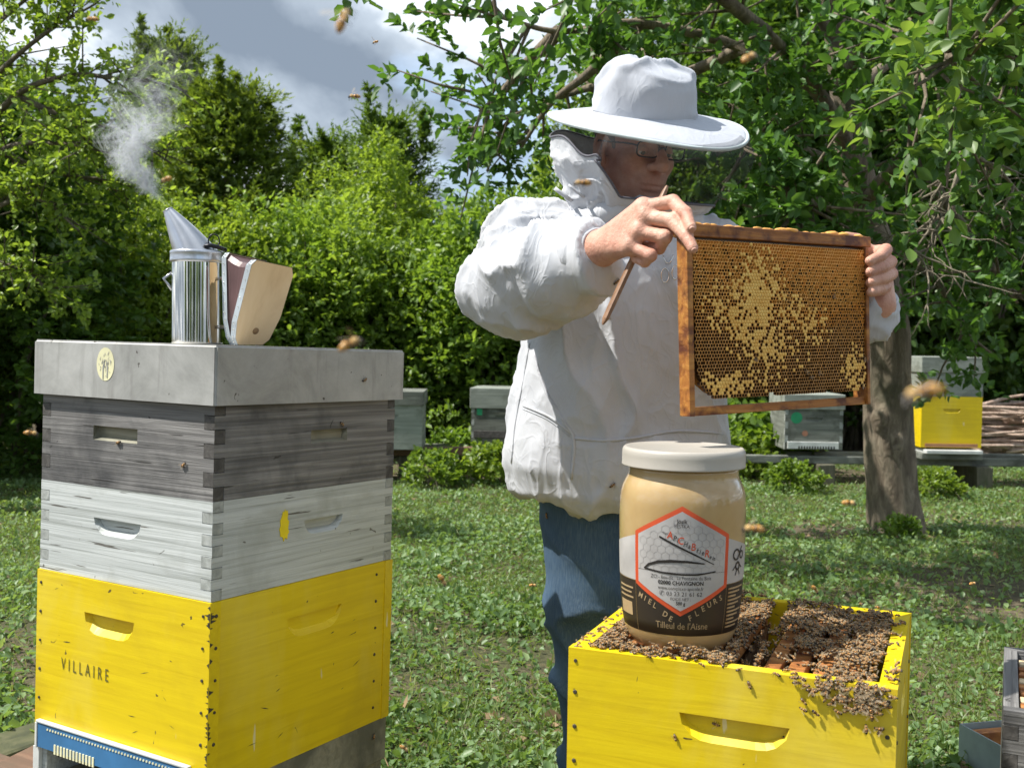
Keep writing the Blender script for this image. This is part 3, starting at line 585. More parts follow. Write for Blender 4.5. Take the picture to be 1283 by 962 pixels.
# ================================================================== implicit-surface modelling (smooth unions -> one continuous mesh)
def snet(fn, lo, hi, h):
    lo = np.array(lo, float); hi = np.array(hi, float); n = np.ceil((hi-lo)/h).astype(int)+1
    ax = [lo[i]+h*np.arange(n[i]) for i in range(3)]; D = np.empty(tuple(n), np.float32)
    Y, Z = np.meshgrid(ax[1], ax[2], indexing='ij'); step = max(1, int(400000/(n[1]*n[2])))
    for i in range(0, n[0], step):
        xs = ax[0][i:i+step]; P = np.empty((len(xs),)+Y.shape+(3,)); P[..., 0] = xs[:, None, None]; P[..., 1] = Y; P[..., 2] = Z
        D[i:i+step] = fn(P.reshape(-1, 3)).reshape(len(xs), *Y.shape)
    S = D < 0; c = np.zeros(tuple(n-1), np.int8)
    for a in (0, 1):
        for b_ in (0, 1):
            for d in (0, 1): c += S[a:n[0]-1+a, b_:n[1]-1+b_, d:n[2]-1+d]
    I = np.argwhere((c > 0) & (c < 8)); ids = -np.ones(tuple(n-1), np.int64); ids[tuple(I.T)] = np.arange(len(I))
    cor = np.array([[a, b_, d] for a in (0, 1) for b_ in (0, 1) for d in (0, 1)])
    val = np.stack([D[I[:, 0]+k[0], I[:, 1]+k[1], I[:, 2]+k[2]] for k in cor], 1)
    acc = np.zeros((len(I), 3)); cnt = np.zeros(len(I))
    for a in range(8):
        for b_ in range(a+1, 8):
            if np.abs(cor[a]-cor[b_]).sum() != 1: continue
            m = (val[:, a] < 0) != (val[:, b_] < 0); t = val[m, a]/(val[m, a]-val[m, b_]+1e-12)
            acc[m] += cor[a]+(cor[b_]-cor[a])*t[:, None]; cnt[m] += 1
    V = lo+(I+acc/cnt[:, None])*h; Q = []
    for axn, (o1, o2) in ((0, (1, 2)), (1, (2, 0)), (2, (0, 1))):
        sl = [slice(1, None)]*3; sl[axn] = slice(None, -1); sh = [slice(1, None)]*3; sh[axn] = slice(1, None)
        A = S[tuple(sl)]; B = S[tuple(sh)]; E = np.argwhere(A != B)
        if not len(E): continue
        flip = A[tuple(E.T)]; base = E.copy(); base[:, o1] += 1; base[:, o2] += 1
        def cid(d1, d2):
            q = base.copy(); q[:, o1] -= d1; q[:, o2] -= d2; ok = (q < np.array(ids.shape)).all(1); r = -np.ones(len(q), np.int64); r[ok] = ids[tuple(q[ok].T)]; return r
        q = np.stack([cid(1, 1), cid(0, 1), cid(0, 0), cid(1, 0)], 1); ok = (q >= 0).all(1); q = q[ok]; fl_ = ~flip[ok]
        q[fl_] = q[fl_][:, ::-1]; Q.append(q)
    return V, np.concatenate(Q)
def cap_(p, a, b_, r0, r1=None):
    a = np.array(tuple(a), float); b_ = np.array(tuple(b_), float); r1 = r0 if r1 is None else r1; d = b_-a
    t = np.clip(((p-a) @ d)/(d @ d), 0, 1); return np.linalg.norm(p-a-t[:, None]*d, axis=1)-(r0+(r1-r0)*t)
def ell_(p, c, r):
    r = np.array(r, float); q = (p-np.array(tuple(c)))/r; k = np.linalg.norm(q, axis=1); return (k-1)*r.min()*np.clip(k, .6, 1.5)/np.maximum(k, .6)
def smin(a, b_, k): hh = np.clip(.5+.5*(b_-a)/k, 0, 1); return b_*(1-hh)+a*hh-k*hh*(1-hh)
def chain(p, pts, rr, k=.006):
    d = None
    for i in range(len(pts)-1):
        c = cap_(p, pts[i], pts[i+1], rr[i], rr[i+1]); d = c if d is None else np.minimum(d, c)
    return d
def vnormals(V, F):
    n = np.zeros_like(V); a = np.cross(V[F[:, 2]]-V[F[:, 0]], V[F[:, 3]]-V[F[:, 1]])
    for k in range(4): np.add.at(n, F[:, k], a)
    return n/(np.linalg.norm(n, axis=1, keepdims=True)+1e-12)
def relax(V, F, it=2, w=.5):
    for _ in range(it):
        s = np.zeros_like(V); c = np.zeros(len(V))
        for k in range(4):
            np.add.at(s, F[:, k], V[F[:, (k+1) % 4]]); np.add.at(c, F[:, k], 1); np.add.at(s, F[:, k], V[F[:, (k-1) % 4]]); np.add.at(c, F[:, k], 1)
        V = V*(1-w)+w*s/np.maximum(c, 1)[:, None]
    return V
def ridge(p, seed, pw=2.0): n = fbm(p, 2, seed); return np.exp(-np.abs(n-.5)*(5.5+2.5*pw))

# ================================================================== the beekeeper
def skin_mat():
    b = NB('ruddy_skin'); v = b.noise(b.coord((1, 1, 1)), 30, 5, .6); w = b.noise(b.coord((1, 1, 1)), 9, 3)
    c = b.ramp(v, [(.32, (.47, .23, .16)), (.52, (.62, .35, .25)), (.72, (.70, .45, .35))]); c = b.mix(b.ramp(w, [(.45, (0,)*3), (.7, (.6,)*3)]), c, (.56, .24, .17)); b.col(c)
    g = b.noise(b.coord((1, 1, 1)), 140, 5, .65, .6); b.bump(g, .7, .003); b.p.inputs['Subsurface Radius'].default_value = (.008, .003, .002); return b.set(rough=.5, sss=.12)
def cloth_mat(name, c0, c1, weave=900, bump=.25):
    b = NB(name); v = b.noise(b.coord((1, 1, 1)), 7, 4); b.col(b.ramp(v, [(.35, c0), (.65, c1)])); w = b.noise(b.coord((1, 1, 1)), weave, 2)
    def cr(sc, st, dist): n_ = b.noise(b.coord(st), sc, 2, .5, dist); s_ = b.n('ShaderNodeMath', operation='SUBTRACT'); s_.inputs[1].default_value = .5; b.l(n_, s_.inputs[0]); a_ = b.n('ShaderNodeMath', operation='ABSOLUTE'); b.l(s_.outputs[0], a_.inputs[0]); return b.ramp(a_.outputs[0], [(0, (1,)*3), (.06, (.45,)*3), (.22, (0,)*3)])
    f = b.mix(.4, cr(9, (1, 1, .55), 1.0), cr(21, (1, .8, .6), 1.2))
    m = b.n('ShaderNodeMath', operation='MULTIPLY_ADD'); m.inputs[1].default_value = .10; b.l(w, m.inputs[0]); b.l(f, m.inputs[2]); b.bump(m.outputs[0], bump*1.4, .0075); return b.set(rough=.85, sheen=.15)
MAT['skin'] = skin_mat(); MAT['cloth'] = cloth_mat('white_cotton', (.48, .495, .53), (.54, .555, .585)); MAT['hat_cloth'] = cloth_mat('white_hat_cotton', (.43, .455, .51), (.48, .505, .56), bump=.15)
def denim_mat():
    b = NB('blue_denim'); v = b.noise(b.coord((1, 1, 1)), 5, 4, .6); c = b.ramp(v, [(.3, (.028, .060, .11)), (.55, (.045, .092, .16)), (.78, (.10, .175, .27))])
    t = b.noise(b.coord((420, 420, 40)), 1.0, 3); c = b.mix(b.ramp(t, [(.4, (0,)*3), (.75, (.4,)*3)]), c, (.13, .19, .25)); b.col(c); b.bump(t, .35, .0015); return b.set(rough=.85)
MAT['denim'] = denim_mat()
keeper = thing('person', 'beekeeper in white jacket, veiled hat and jeans holding up a brood frame', 'person', (.24, 2.36, 0))
def kput(name, me, parent=None):
    o = put(name, me, keeper if parent is None else parent)
    if parent is None: o.location = (-.24, -2.36, 0)
    return o
# --- head in its own frame: x to his left, y forward, z up
HC = at(794, 188, 2.33); faz, fpt = rad(27), rad(13)
Fd = Vector((sin(faz)*cos(fpt), -cos(faz)*cos(fpt), -sin(fpt))); Ld = Vector((0, 0, 1)).cross(Fd).normalized(); Ud = Fd.cross(Ld).normalized() if Fd.cross(Ld).z > 0 else -Fd.cross(Ld).normalized()
HM = np.array([tuple(Ld), tuple(Fd), tuple(Ud)]).T            # columns: his left, forward, up
def h2w(q): return np.asarray(q, float) @ HM.T+np.array(tuple(HC))
def head_f(p):
    q = p.copy(); sx = np.abs(q[:, 0]); qs = q.copy(); qs[:, 0] = sx
    d = ell_(q, (0, -.012, .035), (.076, .092, .082)); d = smin(d, ell_(q, (0, .028, -.055), (.060, .066, .070)), .035)
    d = smin(d, ell_(qs, (.040, .058, -.022), (.024, .022, .022)), .02); d = smin(d, ell_(q, (0, .074, -.105), (.026, .020, .018)), .025)
    d = smin(d, cap_(qs, (0, .088, .026), (.044, .072, .030), .011, .010), .015); d = smin(d, cap_(q, (0, .091, .020), (0, .121, -.024), .0090, .0140), .012)
    d = smin(d, ell_(qs, (.014, .103, -.028), (.010, .012, .009)), .008)
    d = smin(d, ell_(q, (0, .083, -.055), (.026, .014, .012)), .012)
    d = np.maximum(d, -(ell_(qs, (.033, .100, .006), (.019, .016, .012))-.0)); d = smin(d, np.linalg.norm(qs-np.array([.032, .076, .005]), axis=1)-.0135, .004)
    d = smin(d, ell_(q, (0, .0945, -.0625), (.024, .0075, .0045)), .004); d = smin(d, ell_(q, (0, .0915, -.0735), (.021, .0085, .0055)), .005); d = np.maximum(d, -ell_(q, (0, .102, -.0675), (.024, .008, .0016)))
    ear = smin(ell_(qs, (.079, -.012, .000), (.010, .022, .033)), ell_(qs, (.075, -.002, -.03), (.008, .010, .012)), .008); ear = np.maximum(ear, -ell_(qs, (.090, -.006, .004), (.010, .012, .020))); d = smin(d, ear, .006)
    return smin(d, cap_(q, (0, -.015, -.06), (0, -.055, -.24), .058, .066), .03)
V1, F1 = snet(head_f, (-.11, -.14, -.25), (.11, .15, .14), .0034); V1 = relax(V1, F1, 1, .4); V1 = h2w(V1)
# --- hands
WR_ = at(750, 313, 1.905)
def rhand_f(p):
    w = WR_; im, mm, rm, lm = at(806, 260, 1.800), at(809, 272, 1.790), at(801, 291, 1.790), at(789, 309, 1.797)
    d = cap_(p, at(735, 320, 1.94), w, .031, .027)
    for m_, r0 in ((im, .0170), (mm, .0170), (rm, .0165), (lm, .0155)): d = smin(d, cap_(p, w, m_, .025, r0), .016)
    for k_ in (im, mm, rm, lm): d = smin(d, np.linalg.norm(p-np.array(tuple(k_)), axis=1)-.0135, .008)
    fs = [([im, at(843, 253, 1.770), at(859, 267, 1.740), at(866, 285, 1.715)], [.0125, .0118, .0104, .0086]),
          ([mm, at(842, 276, 1.755), at(860, 296, 1.724), at(868, 311, 1.706)], [.0125, .0120, .0106, .0088]),
          ([rm, at(833, 297, 1.762), at(826, 311, 1.785), at(810, 309, 1.806)], [.0122, .0120, .0102, .0085]),
          ([lm, at(815, 320, 1.770), at(808, 328, 1.788), at(796, 324, 1.806)], [.0112, .0108, .0092, .0078])]
    for pts, rr in fs:
        c = chain(p, pts, rr)
        for j in (1, 2): c = smin(c, np.linalg.norm(p-np.array(tuple(pts[j])), axis=1)-rr[j]*1.04, .003)
        d = smin(d, c, .0045)
    th = chain(p, [at(768, 300, 1.885), at(806, 286, 1.868), at(838, 285, 1.81), at(858, 295, 1.766)], [.018, .015, .012, .010]); return smin(d, th, .008)
c = np.array(tuple(at(805, 290, 1.81))); V2, F2 = snet(rhand_f, c-[.12, .15, .085], c+[.11, .15, .085], .0021); V2 = relax(V2, F2, 1, .35)
WL_ = at(1101, 382, 2.045)
def lhand_f(p):
    d = cap_(p, at(1090, 402, 2.06), WL_, .028, .026); fx = [(1110, 313, 1090, 327), (1116, 328, 1090, 341), (1117, 343, 1091, 354), (1109, 358, 1092, 366)]
    for i, (x1, y1, x2, y2) in enumerate(fx):
        m_ = at(1102+i, y1+4, 2.062); d = smin(d, cap_(p, WL_, m_, .024, .016), .014)
        c = chain(p, [m_, at(x1, y1, 2.022), at((x1+x2)/2+3, (y1+y2)/2+1, 1.992), at(x2, y2, 1.976)], [.0130, .0122, .0108, .0092]); d = smin(d, c, .0035)
    th = chain(p, [at(1104, 350, 2.066), at(1092, 318, 2.070), at(1074, 300, 2.052), at(1060, 297, 2.030)], [.016, .0135, .0115, .0098]); return smin(d, th, .007)
c = np.array(tuple(at(1096, 345, 2.02))); V3, F3 = snet(lhand_f, c-[.085, .09, .12], c+[.075, .09, .11], .0023); V3 = relax(V3, F3, 1, .35)
# --- trunk, arms and legs under the clothes
SHR, ELR = Vector((.035, 2.37, 1.275)), Vector((.000, 2.13, 1.145)); SHL, ELL = Vector((.445, 2.46, 1.225)), Vector((.530, 2.285, 1.075))
def core_f(p):
    d = ell_(p, (.255, 2.38, 1.10), (.17, .11, .26)); d = smin(d, ell_(p, (.25, 2.38, .86), (.16, .11, .16)), .05)
    for a, b_, r0, r1 in ((SHR, ELR, .05, .042), (ELR, at(735, 320, 1.94), .042, .03), (SHL, ELL, .05, .042), (ELL, at(1090, 402, 2.06), .042, .028), ((.255, 2.38, 1.30), tuple(h2w((0, -.055, -.24))), .06, .06), ((.17, 2.36, .8), (.185, 2.34, .12), .075, .045), ((.34, 2.42, .8), (.36, 2.42, .12), .075, .045)): d = smin(d, cap_(p, a, b_, r0, r1), .03)
    return d
V4, F4 = snet(core_f, (-.1, 1.9, .05), (.75, 2.6, 1.45), .014)
VB, FB = merge([(V1, F1), (V2, F2), (V3, F3), (V4, F4)])
body_o = kput('body', mesh_np('body', VB, np.array(FB), MAT['skin']))
nail_parts = []
# finger nails
MAT['nail_skin'] = plain('finger_nail', (.64, .37, .28), .35)
def nail_at(tip, prev, view=(-.15, -1, .25), w=.0052):
    tip = np.array(tuple(tip)); ax_ = tip-np.array(tuple(prev)); ax_ /= np.linalg.norm(ax_); v = np.array(view, float); v -= ax_*(v @ ax_); v /= np.linalg.norm(v); s = np.cross(ax_, v)
    V = []; F = []
    for i, a in enumerate(np.linspace(-.004, .0075, 5)):
        for j, b_ in enumerate(np.linspace(-1, 1, 5)):
            ww = w*(1-.25*(abs(i-2)/2)**2); V.append(tip+ax_*a+s*b_*ww+v*(.0088-.0024*b_*b_-.0006*i))
    F = [[i*5+j, i*5+j+1, i*5+j+6, i*5+j+5] for i in range(4) for j in range(4)]; kput('finger_nail', mesh_np('finger_nail', V, F, MAT['nail_skin']), None).parent = body_o
for o_, a, b_ in ((0, (866, 285, 1.715), (859, 267, 1.740)), (0, (868, 311, 1.706), (860, 296, 1.724)), (0, (1090, 327, 1.976), (1100, 320, 1.992)), (0, (1090, 341, 1.976), (1102, 335, 1.992))): nail_at(at(*a), at(*b_))
for o_ in body_o.children: o_.location = (0, 0, 0)
# --- jacket
TY = rad(18)
SEC = np.array([(.66, .236, 2.375, .180, .125), (.695, .236, 2.372, .215, .150), (.725, .234, 2.370, .240, .170), (.78, .232, 2.370, .248, .178), (.90, .240, 2.372, .240, .172), (1.07, .250, 2.375, .222, .155), (1.20, .255, 2.378, .212, .145), (1.28, .255, 2.38, .190, .125), (1.34, .258, 2.37, .140, .112), (1.40, .262, 2.375, .118, .108), (1.46, .266, 2.38, .105, .100)])
def jacket_f(p):
    z = p[:, 2]; s = [np.interp(z, SEC[:, 0], SEC[:, i]) for i in range(1, 5)]; x = p[:, 0]-s[0]; y = p[:, 1]-s[1]; xr = x*cos(TY)+y*sin(TY); yr = -x*sin(TY)+y*cos(TY)
    k = np.sqrt((xr/s[2])**2+(yr/s[3])**2)+1e-9; d = (k-1)*np.minimum(s[2], s[3]); hem = .697-.10*(p[:, 0]-.235)*0+.03*(p[:, 1]-2.37)+.22*np.maximum(.14-p[:, 0], 0)
    d = np.maximum(d, hem-z)
    d = smin(d, cap_(p, SHR, SHL, .078), .06)
    d = smin(d, cap_(p, SHR, ELR, .084, .088), .035); el2 = at(703, 336, 2.00); d = smin(d, cap_(p, ELR, el2, .090, .080), .03); d = smin(d, cap_(p, el2, at(733, 327, 1.945), .082, .060), .015)
    d = smin(d, cap_(p, SHL, ELL, .088, .085), .04); d = smin(d, cap_(p, ELL, at(1082, 392, 2.075), .085, .046), .03)
    d = np.maximum(d, z-1.335-.25*np.maximum(p[:, 1]-2.36, 0)); return d
VJ, FJ = snet(jacket_f, (-.16, 1.84, .62), (.80, 2.66, 1.45), .0056); VJ = relax(VJ, FJ, 2, .5); NJ = vnormals(VJ, FJ)
def segw(p, a, b_, r): return np.clip(1-(cap_(p, a, b_, r)/.05), 0, 1)
wa = np.maximum(segw(VJ, SHR, ELR, .09), segw(VJ, ELR, at(725, 327, 1.96), .09)); wl2 = np.maximum(segw(VJ, SHL, ELL, .09), segw(VJ, ELL, at(1082, 392, 2.075), .07)); wa = np.maximum(wa, wl2)
fdir = np.array(tuple(at(725, 327, 1.96)-ELR)); fdir /= np.linalg.norm(fdir); udir = np.array(tuple(ELR-SHR)); udir /= np.linalg.norm(udir)
near_el = np.exp(-(np.linalg.norm(VJ-np.array(tuple(ELR)), axis=1)/.16)**2)
sfx = np.stack([VJ @ fdir*13, (VJ @ np.cross(fdir, [0, 0, 1]))*5, VJ[:, 2]*6+VJ[:, 0]*3], 1); sux = np.stack([VJ @ udir*12, VJ[:, 0]*5, VJ[:, 1]*5], 1)
isfore = np.clip(((VJ-np.array(tuple(ELR))) @ fdir)/.08+.3, 0, 1)
sl = ridge(sfx+.8*fbm(VJ*7, 2, 3)[:, None], 5)*isfore+ridge(sux+.8*fbm(VJ*7, 2, 8)[:, None], 9)*(1-isfore)
big = fbm(VJ*np.array([7, 7, 5.]), 2, 21)-.5
tor = ridge(np.stack([VJ[:, 0]*8+VJ[:, 2]*2.2, VJ[:, 1]*7, VJ[:, 2]*3.4-VJ[:, 0]*1.6], 1)+.7*fbm(VJ*6, 2, 31)[:, None], 33, 2.4); fine_ = ridge(VJ*np.array([17, 17, 11.])+1.1*fbm(VJ*11, 2, 41)[:, None], 43, 3)
lowz = np.clip((.86-VJ[:, 2])/.1, 0, 1); hemf = ridge(np.stack([np.arctan2(VJ[:, 1]-2.37, VJ[:, 0]-.235)*7, VJ[:, 2]*4, VJ[:, 0]*0], 1), 51, 2)
disp = (1-wa)*(.018*big+.026*(tor-.3)+.004*(fine_-.3)+.006*lowz*(hemf-.4))+wa*(.020*big+.030*(sl-.3)+.005*(fine_-.3))
VJ = VJ+NJ*disp[:, None]; VJ = relax(VJ, FJ, 1, .2)
jacket = kput('jacket', mesh_np('jacket', VJ, FJ, MAT['cloth']))
# cuffs
cf = at(752, 312, 1.900); ca = at(728, 322, 1.955); dv = (cf-ca).normalized()
def cuff(name, a, b_, r0, r1):
    a = Vector(a); b_ = Vector(b_); d = b_-a; L = d.length; V, F = lathe_arrays([(r0*1.02, 0), (r0, L*.35), (r1*1.01, L*.7), (r1, L), (r1-.004, L+.001), (r1-.006, L-.004), (r0*.8, 0)], 40, False)
    q = d.to_track_quat('Z', 'Y').to_matrix(); n = fbm(V*60, 2, 5)-.5; V = V*(1+.06*n[:, None]*np.array([1, 1, 0])); return kput(name, mesh_np(name, [tuple(q @ Vector(v)+a) for v in V], F, MAT['cloth']), None)
for o_ in (cuff('cuff', ca, cf, .052, .0385), cuff('cuff', at(1083, 398, 2.085), at(1104, 366, 2.046), .044, .037)): o_.parent = jacket; o_.location = (0, 0, 0)
from mathutils.bvhtree import BVHTree
BVJ = BVHTree.FromPolygons([tuple(v) for v in VJ], FJ.tolist())
CAMP = Vector((0, 0, CAM_H))
def hit(bvh, px, py):
    d = (at(px, py, 1)-CAMP).normalized(); r = bvh.ray_cast(CAMP, d); return (r[0], r[1]) if r[0] else (at(px, py, 2.2), Vector((0, -1, 0)))
def seam(name, pxs, r=.0022, mat=None, lift=.0005):
    P = [hit(BVJ, *q) for q in catmull([(x, y, 0) for x, y in pxs], 6)[:, :2]]; P = [p+n*lift for p, n in P]
    V, F = tube_arrays(P, r, 6); o = kput(name, mesh_np(name, V, F, mat or MAT['cloth']), None); o.parent = jacket; o.location = (0, 0, 0)
seam('seam', [(664, 430), (655, 480), (645, 535), (641, 580)]); seam('seam', [(668, 440), (684, 490), (708, 530), (719, 552), (716, 600)], .0035)
seam('pocket_edge', [(656, 508), (688, 522), (716, 543)], .003); seam('pocket_edge', [(720, 549), (760, 552), (800, 548), (850, 540), (905, 543)], .003); seam('stitching', [(655, 512), (687, 526), (714, 547)], .0012)
seam('zip_flap', [(695, 236), (728, 262), (752, 290)], .0045); seam('zip_flap', [(712, 232), (745, 258), (768, 278)], .0035)
for (x, y, rx, ry) in ((834, 345, 5, 9), (843, 342, 4.5, 9)):
    q, n = hit(BVJ, x, y); s = 2.2/1352; V, F = tube_arrays([q+n*.006+Vector((rx*s*cos(a), 0, ry*s*sin(a))) for a in np.arange(20)*2*pi/20], .0013, 6, True); o = kput('zip_ring', mesh_np('zip_ring', V, F, MAT['chrome']), None); o.parent = jacket; o.location = (0, 0, 0)
q, n = hit(BVJ, 838, 327); V, F = tube_arrays([q+n*.004+Vector((-.012, 0, .010)), q+n*.005+Vector((-.004, 0, -.006)), q+n*.005+Vector((.004, 0, -.004)), q+n*.004+Vector((.010, 0, .012))], .0016, 6); o = kput('zip_pull', mesh_np('zip_pull', V, F, MAT['chrome']), None); o.parent = jacket; o.location = (0, 0, 0)
# --- jeans and boots
def jeans_f(p):
    d = ell_(p, (.245, 2.385, .80), (.185, .125, .16)); r_ = [(.163, 2.365, .74), (.168, 2.335, .50), (.183, 2.345, .30), (.196, 2.365, .09)]; l_ = [(.335, 2.42, .74), (.345, 2.40, .50), (.355, 2.43, .30), (.362, 2.45, .09)]
    for c_ in (r_, l_):
        for i, (r0, r1) in enumerate(((.105, .086), (.086, .078), (.078, .072))): d = smin(d, cap_(p, c_[i], c_[i+1], r0, r1), .02)
    return np.maximum(np.maximum(d, .05-p[:, 2]), p[:, 2]-.9)
VT, FT = snet(jeans_f, (-.0, 2.18, .02), (.52, 2.60, .93), .0075); VT = relax(VT, FT, 2, .5); NT = vnormals(VT, FT)
lower = np.clip((.62-VT[:, 2])/.2, .25, 1)
VT = VT+NT*(lower*(.022*(ridge(np.stack([VT[:, 0]*5, VT[:, 1]*5, VT[:, 2]*9+VT[:, 0]*5], 1)+.8*fbm(VT*6, 2, 61)[:, None], 63, 2)-.35)+.012*(fbm(VT*6, 2, 66)-.5)))[:, None]
jeans = kput('jeans', mesh_np('jeans', VT, FT, MAT['denim']))
MAT['boot'] = plain('black_rubber', (.03, .03, .028), .5)
for x, y in ((.196, 2.365), (.362, 2.45)):
    def boot_f(p): return np.maximum(smin(cap_(p, (x, y, .12), (x, y+.01, .045), .055, .05), smin(cap_(p, (x, y-.0, .035), (x+.01, y-.15, .03), .045, .04), cap_(p, (x, y+.02, .03), (x, y+.03, .03), .042), .03), .03), .002-p[:, 2])
    vb, fb = snet(boot_f, (x-.09, y-.22, -.01), (x+.09, y+.1, .19), .012); kput('boot', mesh_np('boot', vb, fb, MAT['boot']))
# --- hat
BC = np.array(tuple(at(813, 145, 2.33))); hn = np.array([.075, -.315, .93]); hn /= np.linalg.norm(hn); hx = np.cross([0, 1, 0], hn); hx /= np.linalg.norm(hx); hy = np.cross(hn, hx); HB = np.stack([hx, hy, hn], 1)
def hatw(q): return np.asarray(q, float) @ HB.T+BC
a = np.linspace(0, 2*pi, 96, endpoint=False); rows = []; prof = [(.100, .010), (.112, .004), (.135, .001), (.17, -.003), (.205, -.006), (.2135, -.0075), (.2135, -.0115), (.205, -.010), (.17, -.007), (.135, -.003), (.105, .000)]
for r_, z_ in prof:
    for t in a: w = (r_-.1)/.115; rows.append((r_*cos(t)*1.0, r_*sin(t), z_-.014*w*w+.010*w*sin(2*t+.6)+.004*w*sin(3*t)))
F = [[i*96+k, i*96+(k+1) % 96, (i+1)*96+(k+1) % 96, (i+1)*96+k] for i in range(len(prof)-1) for k in range(96)]
hat = kput('hat', mesh_np('hat_brim', hatw(rows), F, MAT['hat_cloth']))
rim = [hatw([(.215*cos(t), .215*sin(t), -.0235+.010*sin(2*t+.6)+.004*sin(3*t))])[0] for t in a]
V, F = tube_arrays(rim, .0042, 8, True); o = kput('brim_edge', mesh_np('brim_edge', V, F, plain('pale_green_binding', (.58, .66, .66), .6)), None); o.parent = hat; o.location = (0, 0, 0)
CZ = .88
cp = catmull([(.112, .002, 0), (.111, .03, 0), (.109, .058, 0), (.104, .080, 0), (.091, .103, 0), (.064, .121, 0), (.032, .130, 0), (.002, .132, 0)], 5); V, F = lathe_arrays([(r_, z_*CZ) for r_, z_, _ in cp], 96, False)
Fq = np.array(F); V = np.array(V); N = vnormals(V, Fq); rs = ridge(np.stack([V[:, 0]*11, V[:, 1]*11, V[:, 2]*16], 1)+.9*fbm(V*9, 2, 71)[:, None], 73, 2.2); tw = np.arctan2(V[:, 1], V[:, 0])
topw = np.clip((V[:, 2]-.045)/.06, 0, 1); V = V+N*((.009+.016*topw)*(rs-.3)+.006*(fbm(V*14, 2, 77)-.5))[:, None]; V[:, 2] += -.012*topw*np.clip(1-np.hypot(V[:, 0], V[:, 1])/.08, 0, 1)
bandz = np.exp(-((V[:, 2]-.090-.012*np.sin(tw*2))/.004)**2); V = V+N*(.004*bandz)[:, None]
V = relax(V, Fq, 2, .45)+np.array([-.012, 0, 0]); o = kput('crown', mesh_np('crown', hatw(V), Fq, MAT['hat_cloth']), None); o.parent = hat; o.location = (0, 0, 0)
# --- veil and hood: one draped surface from the brim to the collar
nt_, ns_ = 120, 36; NC = np.array([.258, 2.365, 1.332]); th = np.linspace(-pi, pi, nt_, endpoint=False)
face_t = math.atan2(-cos(rad(40)), sin(rad(40)))      # the veil panel is set a little further round than the face
def veil_pt(t, s, puff=0.0):
    top = hatw([(.198*cos(t), .198*sin(t), -.018+.008*sin(2*t+.6))])[0]; bot = NC+np.array([.135*cos(t), .125*sin(t), -.02*cos(t-face_t)]); dt = abs((t-face_t+pi) % (2*pi)-pi)
    k = s**1.25; p = top*(1-k)+bot*k; out = np.array([cos(t), sin(t), 0]); b_ = .062*sin(pi*s)*(1 if dt < 1.2 else .35); return p+out*(b_+puff)
def tb(t):
    dt = (t-face_t+pi) % (2*pi)-pi; a_ = abs(dt); base = .30+.04*sin(5*dt)+.20*math.exp(-((dt+1.42)/.22)**2); return base+(.88-base)*np.clip(((2.35 if dt > 0 else 1.28)-a_)/.30, 0, 1)
def drape(name, f0, f1, mat, puff, seed):
    V = []; F = []
    for t in th:
        for k in range(ns_+1):
            s = f0(t)+(f1(t)-f0(t))*k/ns_; p = veil_pt(t, s, puff)
            if seed: w = ridge(np.array([[t*3.2+s*3, s*5, 0]]), seed, 2)[0]-.4+.5*(fbm(np.array([[t*9, s*11, 3]]), 2, seed)[0]-.5); p = p+np.array([cos(t), sin(t), 0])*.013*w*min(1, 4*k/ns_)
            V.append(p)
    for i in range(nt_):
        j = (i+1) % nt_
        for k in range(ns_):
            if f1(th[i])-f0(th[i]) < .02 and f1(th[j])-f0(th[j]) < .02: continue
            F.append([i*(ns_+1)+k, j*(ns_+1)+k, j*(ns_+1)+k+1, i*(ns_+1)+k+1])
    return kput(name, mesh_np(name, V, F, mat))
def net_mat():
    b = NB('black_veil_net'); tr = b.n('ShaderNodeBsdfTransparent'); mx_ = b.n('ShaderNodeMixShader'); v = b.noise(b.coord((1, 1, 1)), 9, 3); f = b.ramp(v, [(.3, (.17,)*3), (.7, (.25,)*3)])
    b.col((.028, .030, .034)); b.set(rough=.6); b.l(f, mx_.inputs[0]); b.l(tr.outputs[0], mx_.inputs[1]); b.l(b.p.outputs[0], mx_.inputs[2]); b.l(mx_.outputs[0], b.out.inputs[0]); return b.m
MAT['net'] = net_mat()
drape('veil', lambda t: 0.0, tb, MAT['net'], 0.0, 0)
hood = drape('hood', tb, lambda t: 1.10, MAT['cloth'], .003, 81)
edge = [veil_pt(t, float(tb(t)), .004) for t in np.linspace(-pi, pi, 240, endpoint=False)]
V, F = tube_arrays(edge, .0026, 6, True); o = kput('hood_binding', mesh_np('hood_binding', V, F, plain('grey_binding', (.10, .10, .12), .7)), None); o.parent = hood; o.location = (0, 0, 0)
# collar roll
V, F = tube_arrays([NC+np.array([.128*cos(t), .118*sin(t), -.016+.010*sin(3*t)]) for t in np.linspace(0, 2*pi, 60, endpoint=False)], [.022+.006*sin(i*1.7)*sin(i*.61) for i in range(60)], 14, True)
o = kput('collar', mesh_np('collar', V, F, MAT['cloth']), None); o.parent = jacket; o.location = (0, 0, 0)
